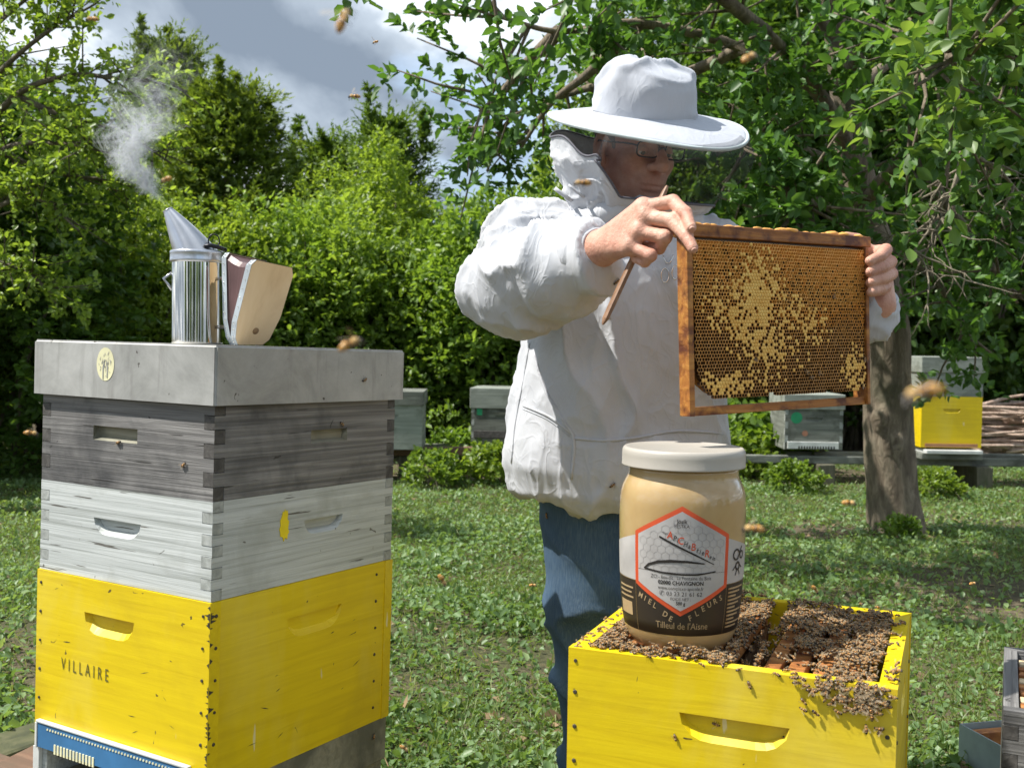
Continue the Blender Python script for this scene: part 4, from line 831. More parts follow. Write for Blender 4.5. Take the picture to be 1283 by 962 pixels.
# --- glasses, eyes, hair
MAT['specs'] = plain('dark_spectacle_frame', (.012, .012, .016), .25)
gl = kput('glasses', bpy.data.meshes.new('glasses_root')) if False else None
gp = []
def lens_loop(cx): return [h2w([(cx+.0255*np.sign(cos(t))*abs(cos(t))**.55, .109-.14*abs(cx+.0255*cos(t))**1.0*.6, .006+.0155*np.sign(sin(t))*abs(sin(t))**.55)])[0] for t in np.linspace(0, 2*pi, 36, endpoint=False)]
for cx in (-.0335, .0335): gp.append(tube_arrays(lens_loop(cx), .0017, 6, True))
gp.append(tube_arrays(h2w([(-.009, .110, .010), (0, .114, .013), (.009, .110, .010)]), .0018, 6))
for s in (-1, 1): gp.append(tube_arrays(h2w([(s*.059, .104, .013), (s*.072, .085, .014), (s*.081, .03, .012), (s*.083, -.012, .012), (s*.080, -.03, -.004)]), .0019, 6))
glasses = kput('glasses', mesh_np('glasses', *merge(gp), MAT['specs']))
b = NB('thin_lens'); tr = b.n('ShaderNodeBsdfTransparent'); gl_ = b.n('ShaderNodeBsdfGlossy', Roughness=.02); mx_ = b.n('ShaderNodeMixShader'); mx_.inputs[0].default_value = .10; b.l(tr.outputs[0], mx_.inputs[1]); b.l(gl_.outputs[0], mx_.inputs[2]); b.l(mx_.outputs[0], b.out.inputs[0]); MAT['lens'] = b.m
for cx in (-.0335, .0335):
    L_ = lens_loop(cx); o = kput('lens', mesh_np('lens', L_, [list(range(len(L_)))], MAT['lens'], False), None); o.parent = glasses; o.location = (0, 0, 0)
MAT['eye'] = plain('eye_white', (.62, .58, .54), .2); MAT['iris'] = plain('dark_iris', (.03, .022, .015), .15)
for s in (-1, 1):
    bm = bmesh.new(); bmesh.ops.create_uvsphere(bm, u_segments=16, v_segments=10, radius=.0112); me = bm_mesh('eye', bm, MAT['eye'], True); e = kput('eye', me, None); e.parent = body_o; e.location = tuple(h2w([(s*.032, .0795, .004)])[0])
    bm = bmesh.new(); bmesh.ops.create_uvsphere(bm, u_segments=12, v_segments=8, radius=.0058); e = kput('iris', bm_mesh('iris', bm, MAT['iris'], True), None); e.parent = body_o; e.location = tuple(h2w([(s*.032, .0862, -.0012)])[0])
    vv = []; ff = []
    for i_ in range(7):
        for j_ in range(13):
            el_ = rad(-12+102*i_/6); az_ = rad(-100+200*j_/12); vv.append((s*.032+.0126*cos(el_)*sin(az_), .0793+.0126*cos(el_)*cos(az_), .004+.0126*sin(el_)))
    ff = [[a_*13+c_, a_*13+c_+1, (a_+1)*13+c_+1, (a_+1)*13+c_] for a_ in range(6) for c_ in range(12)]; o = kput('eyelid', mesh_np('eyelid', h2w(vv), ff, MAT['skin']), None); o.parent = body_o; o.location = (0, 0, 0)
    V, F = tube_arrays(h2w([(s*.016, .0965, .026), (s*.032, .0955, .0315), (s*.050, .082, .027)]), [.0022, .0034, .0016], 6); o = kput('eyebrow', mesh_np('eyebrow', V, F, plain('grey_brown_hair', (.10, .075, .055), .8)), None); o.parent = body_o; o.location = (0, 0, 0)
def hair_f(p): q = p.copy(); q[:, 0] = np.abs(q[:, 0]); return np.maximum(np.maximum(head_f(p*np.array([.965, .965, .97])), np.maximum(q[:, 1]-.030, -.005-p[:, 2]-.8*np.maximum(-.02-p[:, 1], 0))), -(ell_(q, (.08, -.008, -.012), (.03, .03, .04))))
vh, fh = snet(hair_f, (-.12, -.15, -.06), (.12, .12, .15), .006); vh = relax(vh, fh, 1, .4); kput('hair', mesh_np('hair', h2w(vh), fh, plain('short_grey_hair', (.16, .14, .12), .9)))
# --- tool in his right hand
st = thing('hive_tool', 'brown flat wooden hive tool gripped in the beekeeper’s right fist', 'hive tool', at(795, 320, 1.83))
o0 = Vector(st.location); A, B = at(836, 233, 1.832)-o0, at(755, 407, 1.812)-o0; dv = (B-A); L = dv.length; dv.normalize(); q = dv.to_track_quat('Z', 'Y').to_matrix()
bm = bmesh.new(); rings = []
for t, w, h in ((0, .0020, .0022), (.03, .0045, .0035), (.10, .0068, .0042), (.5, .0078, .0045), (.86, .0088, .0045), (.955, .0092, .0040), (.985, .0050, .0022), (1.0, .0012, .0008)):
    rings.append([bm.verts.new(tuple(q @ Vector((w*sx_, h*sy_, t*L))+A)) for sx_, sy_ in ((-1, -.6), (-.6, -1), (.6, -1), (1, -.6), (1, .6), (.6, 1), (-.6, 1), (-1, .6))])
for i in range(len(rings)-1):
    for k in range(8): bm.faces.new((rings[i][k], rings[i][(k+1) % 8], rings[i+1][(k+1) % 8], rings[i+1][k]))
bm.faces.new(rings[0]); bm.faces.new(rings[-1])
put('shaft', bm_mesh('shaft', bm, wood('tool_wood', [(.12, .06, .03), (.24, .13, .07), (.36, .22, .13)], grain=(30, 30, 30), bump=.4, rough=.5), False), st)
# ================================================================== the brood frame in his hands
FO = at(858, 522, 1.748); F1_ = at(1083, 505, 2.025); fxv = (F1_-FO); FW = .470; fyaw = math.atan2(fxv.y, fxv.x); ftilt = -math.asin(max(-1, min(1, (F1_.z-FO.z)/FW)))+.004
bf = thing('honeycomb', 'wooden brood frame of honeycomb held up in both of the beekeeper’s hands', 'hive frame', FO, (rad(-2), ftilt, fyaw))
FH = .312; fw = MAT['frame_wood']
box_obj('side_bar', (0, -.012, 0), (.0122, .012, FH-.021), fw, bf, .0015, jit=.0006); box_obj('side_bar', (FW-.010, -.016, 0), (FW, .016, FH-.021), fw, bf, .0015, jit=.0006)
box_obj('top_bar', (-.004, -.013, FH-.0205), (FW+.012, .013, FH), fw, bf, .0018, jit=.0012); box_obj('bottom_bar', (.0125, -.010, .0), (FW-.0103, .010, .014), fw, bf, .0012, jit=.0006)
def comb_mat():
    b = NB('brood_comb_wax'); co = b.coord((1, 1, 1)); v = b.noise(co, 9, 4, .6, .5); sx_ = b.n('ShaderNodeSeparateXYZ'); c0 = b.n('ShaderNodeTexCoord'); b.l(c0.outputs['Object'], sx_.inputs[0])
    mr = b.n('ShaderNodeMapRange'); mr.inputs[1].default_value = .02; mr.inputs[2].default_value = .29; b.l(sx_.outputs['Z'], mr.inputs[0]); a = b.n('ShaderNodeMath', operation='MULTIPLY_ADD'); a.inputs[1].default_value = .75; b.l(v, a.inputs[0]); b.l(mr.outputs[0], a.inputs[2])
    c = b.ramp(a.outputs[0], [(.25, (.44, .225, .07)), (.72, (.60, .29, .07)), (.90, (.76, .32, .05)), (1.0, (.80, .40, .09))]); b.col(c); return b.set(rough=.45)
MAT['comb'] = comb_mat(); b = NB('capped_brood_wax'); v = b.noise(b.coord((1, 1, 1)), 60, 3); b.col(b.ramp(v, [(.3, (.74, .40, .075)), (.7, (.88, .58, .16))])); MAT['capped'] = b.set(rough=.6)
MAT['cell_floor'] = plain('dark_cell_floor', (.085, .038, .012), .4)
pit = .0065; hr = pit/math.sqrt(3); U0, U1, Z0, Z1 = .013, FW-.011, .026, FH-.0215
BL = [(.165, .195, .050, .075, 1.05), (.125, .165, .055, .05, .8), (.07, .175, .035, .04, .55), (.185, .115, .06, .045, .8), (.30, .150, .055, .035, .62), (.09, .048, .075, .020, .8), (.17, .052, .06, .02, .45), (.425, .058, .035, .045, .75), (.235, .17, .05, .05, .5), (.26, .085, .05, .03, .25)]
Vc, Fc, Mc = [], [], []; Vk, Fk = [], []; rng = np.random.default_rng(5)
hx6 = np.array([(sin(k*pi/3), cos(k*pi/3)) for k in range(6)])
rows_ = int((Z1-Z0)/(hr*1.5)); cols_ = int((U1-U0)/pit)
bulge = lambda u, z: .0015*sin(u*23)+.0015*sin(z*31+u*9)
for j in range(rows_+1):
    for i in range(cols_+1):
        u = U0+pit*.5+i*pit+(j % 2)*pit*.5; z = Z0+hr+j*hr*1.5
        if u > U1-pit*.4 or z > Z1-hr*.5: continue
        edge_ = .010*math.exp(-((u-.02)/.02)**2)*6 if z < .10 else 0
        low = Z0+.004*sin(u*40)+.030*max(0, 1-(u-.02)/.045)**1.5+.012*max(0, (u-.40)/.06)
        if z < low: continue
        if u < U0+.014*max(0, 1-abs(z-.06)/.04): continue
        fy = -.0125+bulge(u, z); p_ = max((w*math.exp(-(((u-a)/ra)**2+((z-c)/rc)**2)*1.1) for a, c, ra, rc, w in BL))
        p_ = p_*(1+.35*sin(u*190+3*sin(z*120))*sin(z*170))
        if rng.random() < p_*1.0 and p_ > .12:
            o_ = len(Vk); Vk += [(u+hr*.97*a, fy-.0004, z+hr*.97*c) for a, c in hx6]+[(u+hr*.55*a, fy-.0016, z+hr*.55*c) for a, c in hx6]
            Fk += [[o_+k, o_+(k+1) % 6, o_+6+(k+1) % 6, o_+6+k] for k in range(6)]+[[o_+6+k for k in range(6)]]
        else:
            o_ = len(Vc); dz = rng.normal(0, .0003); wl_ = .80; dp = .0075 if rng.random() < .9 else .004
            Vc += [(u+hr*a, fy, z+hr*c) for a, c in hx6]+[(u+hr*wl_*a, fy-.0003+dz, z+hr*wl_*c) for a, c in hx6]+[(u+hr*.72*a, fy+dp, z+hr*.72*c) for a, c in hx6]
            for k in range(6):
                k2 = (k+1) % 6; Fc += [[o_+k, o_+k2, o_+6+k2, o_+6+k], [o_+6+k, o_+6+k2, o_+12+k2, o_+12+k]]; Mc += [0, 1 if rng.random() > (z-.12)/.16+(u-.23)*.6 else 0]
            Fc.append([o_+12+k for k in range(6)]); Mc.append(1 if rng.random() > (z-.14)/.2+(u-.23)*.5 else 0)
tag(put('comb_cells', mesh_np('comb_cells', Vc, Fc, [MAT['comb'], MAT['cell_floor']], False, Mc), bf), kind='stuff')
tag(put('capped_cells', mesh_np('capped_cells', Vk, Fk, MAT['capped'], False), bf), kind='stuff')
# back of the comb and the wax that bridges it to the bars
V = []; F = []; nu, nz = 40, 26
for j in range(nz+1):
    for i in range(nu+1):
        u = U0+(U1-U0)*i/nu; low = Z0+.006+.004*sin(u*40)+.030*max(0, 1-(u-.02)/.045)**1.5+.012*max(0, (u-.40)/.06); z = low+(Z1-low)*j/nz; V.append((u, .011+.002*random.random(), z))
F = [[j*(nu+1)+i, j*(nu+1)+i+1, (j+1)*(nu+1)+i+1, (j+1)*(nu+1)+i] for j in range(nz) for i in range(nu)]
put('comb_back', mesh_np('comb_back', V, F, MAT['comb']), bf)
V2_ = [(x, -.0030, z) for x, y, z in V]; put('comb_midrib', mesh_np('comb_midrib', V2_, F, MAT['cell_floor']), bf)
bl_ = []
for (u, z, r_) in [(.03+.018*i+random.uniform(-.01, .01), FH+.002, random.uniform(.004, .009)) for i in range(24)]+[(.385, FH+.004, .012), (.26, FH+.003, .011), (.24, FH+.003, .010), (.41, FH+.003, .010), (.02, FH+.003, .009)]:
    bm = bmesh.new(); bmesh.ops.create_icosphere(bm, subdivisions=2, radius=1); vv = np.array([v.co[:] for v in bm.verts]); ff = [[v.index for v in f.verts] for f in bm.faces]; bm.free()
    vv = vv*(1+.5*(vnoise(vv*2.3+u*90, 6)-.5))[:, None]*np.array([r_*1.7, r_*.8, r_*.45])+np.array([u, random.uniform(-.008, .006), z-.002]); bl_.append((vv, ff))
tag(put('burr_comb', mesh_np('burr_comb', *merge(bl_), MAT['comb']), bf), kind='stuff')

# ================================================================== bees
def bee_mats():
    b = NB('bee_fur'); v = b.noise(b.coord((1, 1, 1)), 900, 3); b.col(b.ramp(v, [(.3, (.15, .08, .024)), (.7, (.42, .245, .08))])); fur = b.set(rough=.9, sheen=.4)
    am = plain('bee_amber', (.46, .21, .045), .4); dk = plain('bee_dark', (.022, .014, .009), .35); pl = plain('bee_pale_band', (.52, .37, .19), .6)
    b = NB('bee_wing'); tr = b.n('ShaderNodeBsdfTransparent'); mx_ = b.n('ShaderNodeMixShader'); mx_.inputs[0].default_value = .24; b.col((.50, .40, .26)); b.set(rough=.25); b.l(tr.outputs[0], mx_.inputs[1]); b.l(b.p.outputs[0], mx_.inputs[2]); b.l(mx_.outputs[0], b.out.inputs[0]); return [fur, am, dk, pl, b.m]
BM = bee_mats()
def bee_body(detail=8, L=1.0):
    V = []; F = []; M = []
    def rings(xs, rs, zs, mats, cap=True):
        o_ = len(V)
        for x, r_, z in zip(xs, rs, zs):
            for k in range(detail): t = 2*pi*k/detail; V.append((x, r_*cos(t), z+r_*.92*sin(t)))
        for i in range(len(xs)-1):
            for k in range(detail): F.append([o_+i*detail+k, o_+i*detail+(k+1) % detail, o_+(i+1)*detail+(k+1) % detail, o_+(i+1)*detail+k]); M.append(mats[i])
        F.append([o_+k for k in range(detail)][::-1]); M.append(mats[0]); F.append([o_+(len(xs)-1)*detail+k for k in range(detail)]); M.append(mats[-1])
    rings([-.0078, -.0070, -.0056, -.0050, -.0038, -.0032, -.0018, -.0010, -.0002], [.0003, .0013, .00205, .0022, .0024, .0024, .0022, .0017, .0008], [.0016, .0019, .0022, .0023, .0025, .0026, .0028, .0029, .0030], [2, 2, 3, 2, 1, 2, 1, 1])
    rings([-.0003, .0006, .0018, .0030, .0037], [.0009, .0019, .0021, .0017, .0008], [.0030, .0031, .0032, .0031, .0029], [0, 0, 0, 0])
    rings([.0036, .0042, .0050, .0055], [.0007, .0014, .0014, .0006], [.0026, .0025, .0022, .0020], [2, 2, 2])
    return V, F, M, rings
def legs(V, F, M, splay=1.0, down=0.0):
    for s in (-1, 1):
        for x0, dx in ((.0028, .0022), (.0016, .0004), (.0006, -.0026)):
            P = [(x0, s*.0012, .0018), (x0+dx*.5, s*.0030*splay, .0024), (x0+dx, s*.0040*splay, .0001-down)]
            for a, b_ in zip(P[:-1], P[1:]):
                o_ = len(V); w = .00022
                V += [(a[0]-w, a[1], a[2]), (a[0]+w, a[1], a[2]), (b_[0]+w, b_[1], b_[2]), (b_[0]-w, b_[1], b_[2]), (a[0], a[1], a[2]+w*1.6), (b_[0], b_[1], b_[2]+w*1.6)]
                F += [[o_, o_+1, o_+2, o_+3], [o_, o_+4, o_+5, o_+3], [o_+1, o_+2, o_+5, o_+4]]; M += [2, 2, 2]
def wing_pts(s, ang, L=.0095, W=.0030, lift=.0004, z=.0050):
    d = np.array([-cos(ang), s*sin(ang), lift/.0095*4]); n = np.array([sin(ang), s*cos(ang), 0]); o_ = np.array([.0014, s*.0012, z])
    return [tuple(o_+d*L*a+n*W*b_) for a, b_ in ((0, 0), (.35, -.28), (.75, -.42), (1, -.1), (.85, .45), (.45, .42))]
def crawl_mesh(detail, ang):
    V, F, M, _ = bee_body(detail); legs(V, F, M)
    for s in (-1, 1): o_ = len(V); V += wing_pts(s, ang); F.append([o_+i for i in range(6)]); M.append(4)
    return V, F, M
cv, cf_, cm = crawl_mesh(8, .32); bee_me = mesh_np('bee', cv, cf_, BM, True, cm); cv2, cf2, cm2 = crawl_mesh(8, .75); bee_me2 = mesh_np('bee_spread', cv2, cf2, BM, True, cm2); CV = np.array(cv)
lv, lf, lm = bee_body(6)[:3]
for s in (-1, 1): o_ = len(lv); lv += wing_pts(s, .4); lf.append([o_+i for i in range(6)]); lm.append(4)
def bee_at(pos, normal, heading, label, group, scale=1.0, me=None):
    n = Vector(normal).normalized(); f = Vector(heading); f = (f-n*f.dot(n)); f = f.normalized() if f.length > 1e-4 else n.orthogonal().normalized(); s = n.cross(f); R_ = Matrix((f, s, n)).transposed().to_4x4()
    o = link(bpy.data.objects.new('bee', me or (bee_me if random.random() < .75 else bee_me2))); o.matrix_world = Matrix.Translation(Vector(pos)) @ R_ @ Matrix.Scale(scale, 4); return tag(o, label, 'bee', group)
def rh(): a = random.uniform(0, 2*pi); return Vector((cos(a), sin(a), random.uniform(-.25, .25)))
# the crowd on the open hive: local (x, y) on the frame tops
cand = []; jl = RR.transposed() @ (JB-FL)
def crowd_w(x, y):
    inbox = 0 < x < WR and .0 < y < DR
    if not inbox: return 0
    if math.hypot(x-jl.x, y-jl.y) < .088: return 0
    gx = FRAME_X[6]
    if abs(x-gx) < .016 and .03 < y < DR-.02: return 0.0
    w = 1.0
    if x < gx-.016: w = 1.0 if y > .008 else .10
    else:
        b1 = (abs(x-FRAME_X[7]) < .019 and .03 < y < .23) or (abs(x-FRAME_X[8]) < .019 and .03 < y < .14) or (abs(x-FRAME_X[9]) < .018 and .05 < y < .12) or (abs(x-FRAME_X[9]) < .019 and .20 < y < .26) or (abs(x-FRAME_X[10]) < .015 and .22 < y < .27)
        w = .05 if b1 else 1.0
        if x > WR-.032: w = .06 if y > .04 else .35
        if y > DR-.03: w *= .25
        if y < .03: w *= .6 if x > .38 else .08
    if x < .03: w *= .12
    if y > DR-.028: w *= .2
    return w
def top_z(x, y): return (-.004 if (.024 < x < WR-.024 and .024 < y < DR-.024) else .0005)
pts_ = []; cells_ = {}
for _ in range(6200):
    x, y = random.uniform(0, WR), random.uniform(0, DR)
    if random.random() > crowd_w(x, y)*(.55+.45*sin(x*61+sin(y*47)*2)*sin(y*53+1)+.35): continue
    k = (int(x/.0068), int(y/.0068)); c_ = cells_.get(k, 0)
    if c_ >= 2: continue
    cells_[k] = c_+1; mound = .016*(.5+.5*sin(x*37+2*sin(y*23))*sin(y*41))*(1 if x > .05 and y > .02 else 0)
    on_bar = min(abs(x-q) for i, q in enumerate(FRAME_X) if i not in GAP) < .0135
    z = top_z(x, y)-(.0035 if not on_bar else 0)+mound*(.35+.65*random.random())+c_*.0045; pts_.append((x, y, z, c_))
for _ in range(130):                      # spilling over the front right corner of the rim
    x = random.gauss(.405, .03) if random.random() < .55 else random.gauss(.455, .012); dz = abs(random.gauss(0, .018 if x < .44 else .026))
    if .34 < x < WR-.004 and dz < .065: pts_.append((x, -.0015-random.random()*.004*(1 if dz < .04 else .4), -dz, -1))
for _ in range(110):                      # on the comb faces inside the empty slot
    y = random.uniform(.04, DR-.06); pts_.append((FRAME_X[6]+random.choice((-1, 1))*.0205, y, -.015-random.random()*.05, -2))
pts_.sort(key=lambda q: q[1]-(.02 if q[3] < 0 else 0)-q[2]*2)
SV, SF, SM = [], [], []; lvA = np.array(lv); nb = 0
for i, (x, y, z, kind) in enumerate(pts_):
    pos = rpos(x, y, z); nrm = Vector((random.gauss(0, .25), random.gauss(0, .25), 1)) if kind >= 0 else (RR @ Vector((random.gauss(0, .2), -1, random.gauss(0, .25)+.2)) if kind == -1 else RR @ Vector((1 if x > FRAME_X[6] else -1, 0, .3)))
    if kind == -2: nrm = RR @ Vector((-1 if x > FRAME_X[6] else 1, 0, .3))
    if nb < 285 and random.random() < .72:
        nb += 1; lab_ = {-1: 'honey bee in the knot spilling over the front right corner of the open yellow hive', -2: 'honey bee on the comb inside the empty slot of the open hive'}.get(kind, 'honey bee in the crowd on the frame tops of the open yellow hive')
        bee_at(pos, nrm, rh(), lab_, {-1: 'bees spilling over the hive corner', -2: 'bees inside the empty slot'}.get(kind, 'bees crowding the open hive'), random.uniform(.95, 1.15))
    else:
        n = nrm.normalized(); f = rh(); f = (f-n*f.dot(n)).normalized(); s = n.cross(f); Rm = np.array((f, s, n)).T; o_ = len(SV)
        SV += ((lvA*random.uniform(.95, 1.15)) @ Rm.T+np.array(tuple(pos))).tolist(); SF += [[a+o_ for a in q] for q in lf]; SM += lm
crowd = put('bee_crowd', mesh_np('bee_crowd', SV, SF, BM, True, SM)); tag(crowd, 'dense mass of honey bees over the frames of the open yellow hive', 'bees', kind='stuff')
# bees on surfaces
front_n = RR @ Vector((0, -1, 0)); lf_n = LR @ Vector((0, -1, 0)); lr_n = LR @ Vector((1, 0, 0))
for (x, z, s, hd, lab_) in ((.285, -.022, 1.0, (.4, 0, -1), 'lone bee walking on the yellow front of the open hive below its rim'), (.235, -.092, 1.0, (1, 0, -.2), 'bee resting in the left half of the grip of the open yellow hive'), (.335, -.099, 1.0, (-.2, 0, 1), 'bee resting in the right half of the grip of the open yellow hive'), (.175, -.118, .9, (.3, 0, -1), 'bee on the yellow board left below the grip of the open hive')):
    y = 0.0127 if -.106 < z < -.08 else 0; bee_at(rpos(x, y-.0003, z), front_n, RR @ Vector(hd), lab_, None, s)
for (p_, n, hd, lab_) in ((lpos(.218, 0, .255), lf_n, (1, 0, .3), 'bee crawling on the dark super near its front grip'), (lpos(.385, 0, .228), lf_n, (1, .3, .8), 'bee crawling on the dark super beside its corner joint'), (lpos(LB, .33, .288), lr_n, (0, .8, -.6), 'bee crawling on the side of the dark super above its grip'), (lpos(LB+RO, .38, .375), lr_n, (0, 1, .5), 'small bee on the side of the metal roof'), (lpos(LB+.001, .455, -.36), lr_n, (0, 0, 1), 'bee on the grey floor board of the tall hive stack')):
    bee_at(p_, n, LR @ Vector(hd), lab_, None, 1.05)
for (x, y, bv, lab_) in ((767, 607, BVJ, 'bee clinging to the hem of the white jacket'), (772, 352, BVJ, 'bee on the jacket front below the hive tool')):
    q, n = hit(bv, x, y); bee_at(q, n, Vector((1, 0, .6)), lab_, None, 1.1)
BVT = BVHTree.FromPolygons([tuple(v) for v in VT], FT.tolist()); q, n = hit(BVT, 686, 645); bee_at(q, n, Vector((-.3, 0, 1)), 'bee on the thigh of the blue jeans', None, 1.1)
FRM = Euler((rad(-2), ftilt, fyaw)).to_matrix()
for (u, z, hd, lab_) in ((.300, .055, (1, 0, .2), 'pale bee on the lower comb of the held frame'), (.285, .066, (-.4, 0, 1), 'dark bee just above the pale bee on the held frame'), (.322, .062, (.3, 0, 1), 'dark bee beside the pale bee on the held frame'), (.155, .088, (1, 0, -.3), 'bee on the lower left comb of the held frame'), (.445, .035, (0, 0, 1), 'bee at the bottom right corner of the held frame'), (.452, .085, (.2, 0, 1), 'bee on the right edge of the held comb'), (.365, .20, (.5, 0, 1), 'bee on the upper right comb of the held frame')):
    bee_at(FO+FRM @ Vector((u, -.0145, z)), FRM @ Vector((0, -1, 0)), FRM @ Vector(hd), lab_, None, .85)
# bees on the wing
fb_V, fb_F, fb_M, _ = bee_body(14); legs(fb_V, fb_F, fb_M, .8, .0008); b = NB('golden_bee_fur'); v = b.noise(b.coord((1, 1, 1)), 900, 3); b.col(b.ramp(v, [(.3, (.42, .24, .07)), (.7, (.66, .44, .17))])); fly_body = mesh_np('flying_bee_body', fb_V, fb_F, [b.set(rough=.9, sheen=.4), plain('bee_bright_amber', (.62, .30, .05), .4)]+BM[2:], True, [1 if (m == 2 and i % 3 and i < 70) else m for i, m in enumerate(fb_M)])
wing_me = {}
for s in (-1, 1):
    V = wing_pts(s, 1.15, .0100, .0034, .0010)+wing_pts(s, .75, .0070, .0026, .0002); wing_me[s] = mesh_np('wing', V, [list(range(6)), list(range(6, 12))], BM[4], False)
def fly(px, py, d, rot, lab_, scale=1.0):
    t = thing('flying_bee', lab_, 'bee', at(px, py, d), rot, 'bees on the wing'); t.scale = (scale,)*3
    put('bee_body', fly_body, t); put('wing', wing_me[-1], t); put('wing', wing_me[1], t)
for a_ in ((1155, 503, .33, (.3, .35, 2.75), 'large amber bee hovering in front of the fruit tree trunk'), (436, 27, .50, (.5, -1.1, .4), 'dark bee flying against the grey sky above the hedge'), (444, 436, .52, (-.3, -.35, .5), 'amber bee flying past the corner of the metal roof'), (728, 234, .75, (.2, .1, 3.0), 'bee flying beside the hood of the beekeeper'),
           (940, 77, .66, (.3, -.4, .6), 'pale bee flying in front of the leaves right of the hat'), (443, 124, 1.15, (-.5, .1, 3.3), 'small bee flying against the pale cloud'), (207, 229, .92, (.3, .3, 2.6), 'bee flying through the smoke above the smoker'), (115, 28, 1.0, (-.3, 0, 2.9), 'bee flying by the bare branches of the small-leaved tree'),
           (40, 546, 1.0, (.1, .2, .2), 'bee flying at the outer edge of the dark super'), (552, 730, .95, (0, 1.1, .4), 'bee flying low over the grass between hive stack and jeans'), (1064, 634, .85, (.2, .2, .3), 'bee flying low over the weeds beside the fruit tree'), (942, 668, .62, (.2, .1, 2.9), 'blurred whitish bee flying beside the honey jar'),
           (1219, 733, 1.5, (.1, .1, .5), 'bee flying low over the shaded grass'), (1020, 741, 1.2, (.1, .9, .5), 'bee taking off behind the rim of the open yellow hive'), (505, 940, 1.2, (.2, .8, .5), 'bee flying by the foot of the tall hive stack'), (668, 735, 1.6, (.1, .2, .5), 'bee flying over the bare soil beside the jeans'), (470, 55, 1.9, (.1, .2, 2.5), 'tiny bee flying high against the dark cloud')): fly(*a_)
# ================================================================== foliage toolkit
def leaf_mat(name, dark, mid, light, trans=.35, rough=.42, obj=False):
    b = NB(name)
    if obj: oi = b.n('ShaderNodeObjectInfo'); r_ = oi.outputs['Random']
    else: at_ = b.n('ShaderNodeAttribute', attribute_name='rnd'); r_ = at_.outputs['Fac']
    c = b.ramp(r_, [(0, dark), (.5, mid), (1.0, light)])
    if not obj: oi = b.n('ShaderNodeObjectInfo'); c = b.mix(.75, c, b.ramp(oi.outputs['Random'], [(0, (.70, .90, 1.0)), (.5, (.86, .97, 1.05)), (1, (1.02, 1.03, 1.0))]), 'MULTIPLY')
    b.col(c); b.set(rough=rough, spec=.5)
    tr = b.n('ShaderNodeBsdfTranslucent'); g = b.mix(1.0, c, (1.0, 1.05, .35), 'MULTIPLY'); g2 = b.n('ShaderNodeMix', data_type='RGBA', blend_type='MULTIPLY'); g2.inputs[0].default_value = 1; b.l(c, g2.inputs[6]); g2.inputs[7].default_value = (1.9, 1.8, .75, 1); b.l(g2.outputs[2], tr.inputs[0])
    mx_ = b.n('ShaderNodeMixShader'); mx_.inputs[0].default_value = trans; b.l(b.p.outputs[0], mx_.inputs[1]); b.l(tr.outputs[0], mx_.inputs[2]); b.l(mx_.outputs[0], b.out.inputs[0]); return b.m
MAT['leaf_hedge'] = leaf_mat('hedge_leaf', (.095, .15, .022), (.175, .25, .038), (.29, .37, .075), .45)
MAT['leaf_bright'] = leaf_mat('bright_bush_leaf', (.125, .185, .028), (.22, .30, .05), (.35, .43, .10), .46)
MAT['leaf_dark'] = leaf_mat('dark_tree_leaf', (.055, .105, .018), (.10, .165, .028), (.17, .25, .05), .38)
MAT['leaf_con'] = leaf_mat('conifer_spray', (.07, .115, .018), (.13, .19, .03), (.23, .29, .06), .34, .55)
MAT['leaf_plum'] = leaf_mat('fruit_tree_leaf', (.06, .125, .026), (.105, .19, .04), (.18, .28, .07), .40, .45)
MAT['leaf_plum_o'] = leaf_mat('fruit_tree_large_leaf', (.065, .13, .03), (.11, .20, .045), (.19, .29, .075), .40, .45, True)
MAT['weed'] = leaf_mat('ground_weed_leaf', (.11, .175, .055), (.185, .275, .10), (.32, .41, .20), .36, .45)
MAT['grass'] = leaf_mat('grass_blade', (.10, .15, .03), (.175, .225, .055), (.40, .38, .18), .36, .5)
def bark(name, c0, c1, c2):
    b = NB(name); v = b.noise(b.coord((14, 14, 4)), 1.6, 7, .68, .8); w = b.noise(b.coord((1, 1, 1)), 5, 4); c = b.ramp(v, [(.3, c0), (.5, c1), (.72, c2)]); c = b.mix(b.ramp(w, [(.5, (0,)*3), (.7, (.6,)*3)]), c, (.085, .085, .05)); b.col(c); b.bump(v, 1.0, .02); return b.set(rough=.9)
MAT['bark'] = bark('fruit_tree_bark', (.085, .064, .045), (.20, .158, .11), (.36, .30, .22)); MAT['twig'] = bark('grey_twig', (.06, .05, .035), (.12, .10, .07), (.21, .18, .13)); MAT['dead_twig'] = bark('dead_twig', (.16, .135, .10), (.27, .23, .17), (.42, .37, .29))
def unit(v): return v/(np.linalg.norm(v, axis=-1, keepdims=True)+1e-9)
def leaf_arrays(P, D, N, L, W, kind='oval', curl=.15):
    """one leaf per row: base P, direction D, normal N, length L, half width W"""
    D = unit(D); S = unit(np.cross(N, D)); N = np.cross(D, S); L = L[:, None]; W = W[:, None]
    if kind == 'thin':
        pts = [P, P+D*L*.4+S*W, P+D*L-N*L*curl, P+D*L*.4-S*W]; V = np.stack(pts, 1); n = len(P); q = np.arange(n)[:, None]*4
        return V.reshape(-1, 3), np.concatenate([q+np.array([0, 1, 2, 3])], 0)
    up = N*W*.35
    pts = [P, P+D*L*.28+S*W*.85+up, P+D*L*.66+S*W*.88+up-N*L*curl*.4, P+D*L-N*L*curl, P+D*L*.66-S*W*.88+up-N*L*curl*.4, P+D*L*.28-S*W*.85+up]
    V = np.stack(pts, 1); n = len(P); q = np.arange(n)[:, None]*6
    return V.reshape(-1, 3), np.stack([q+np.array([0, 1, 2, 3]), q+np.array([0, 3, 4, 5])], 1).reshape(-1, 4)
def rdir(n, rng, up=0.0): v = rng.normal(size=(n, 3)); v[:, 2] += up; return unit(v)
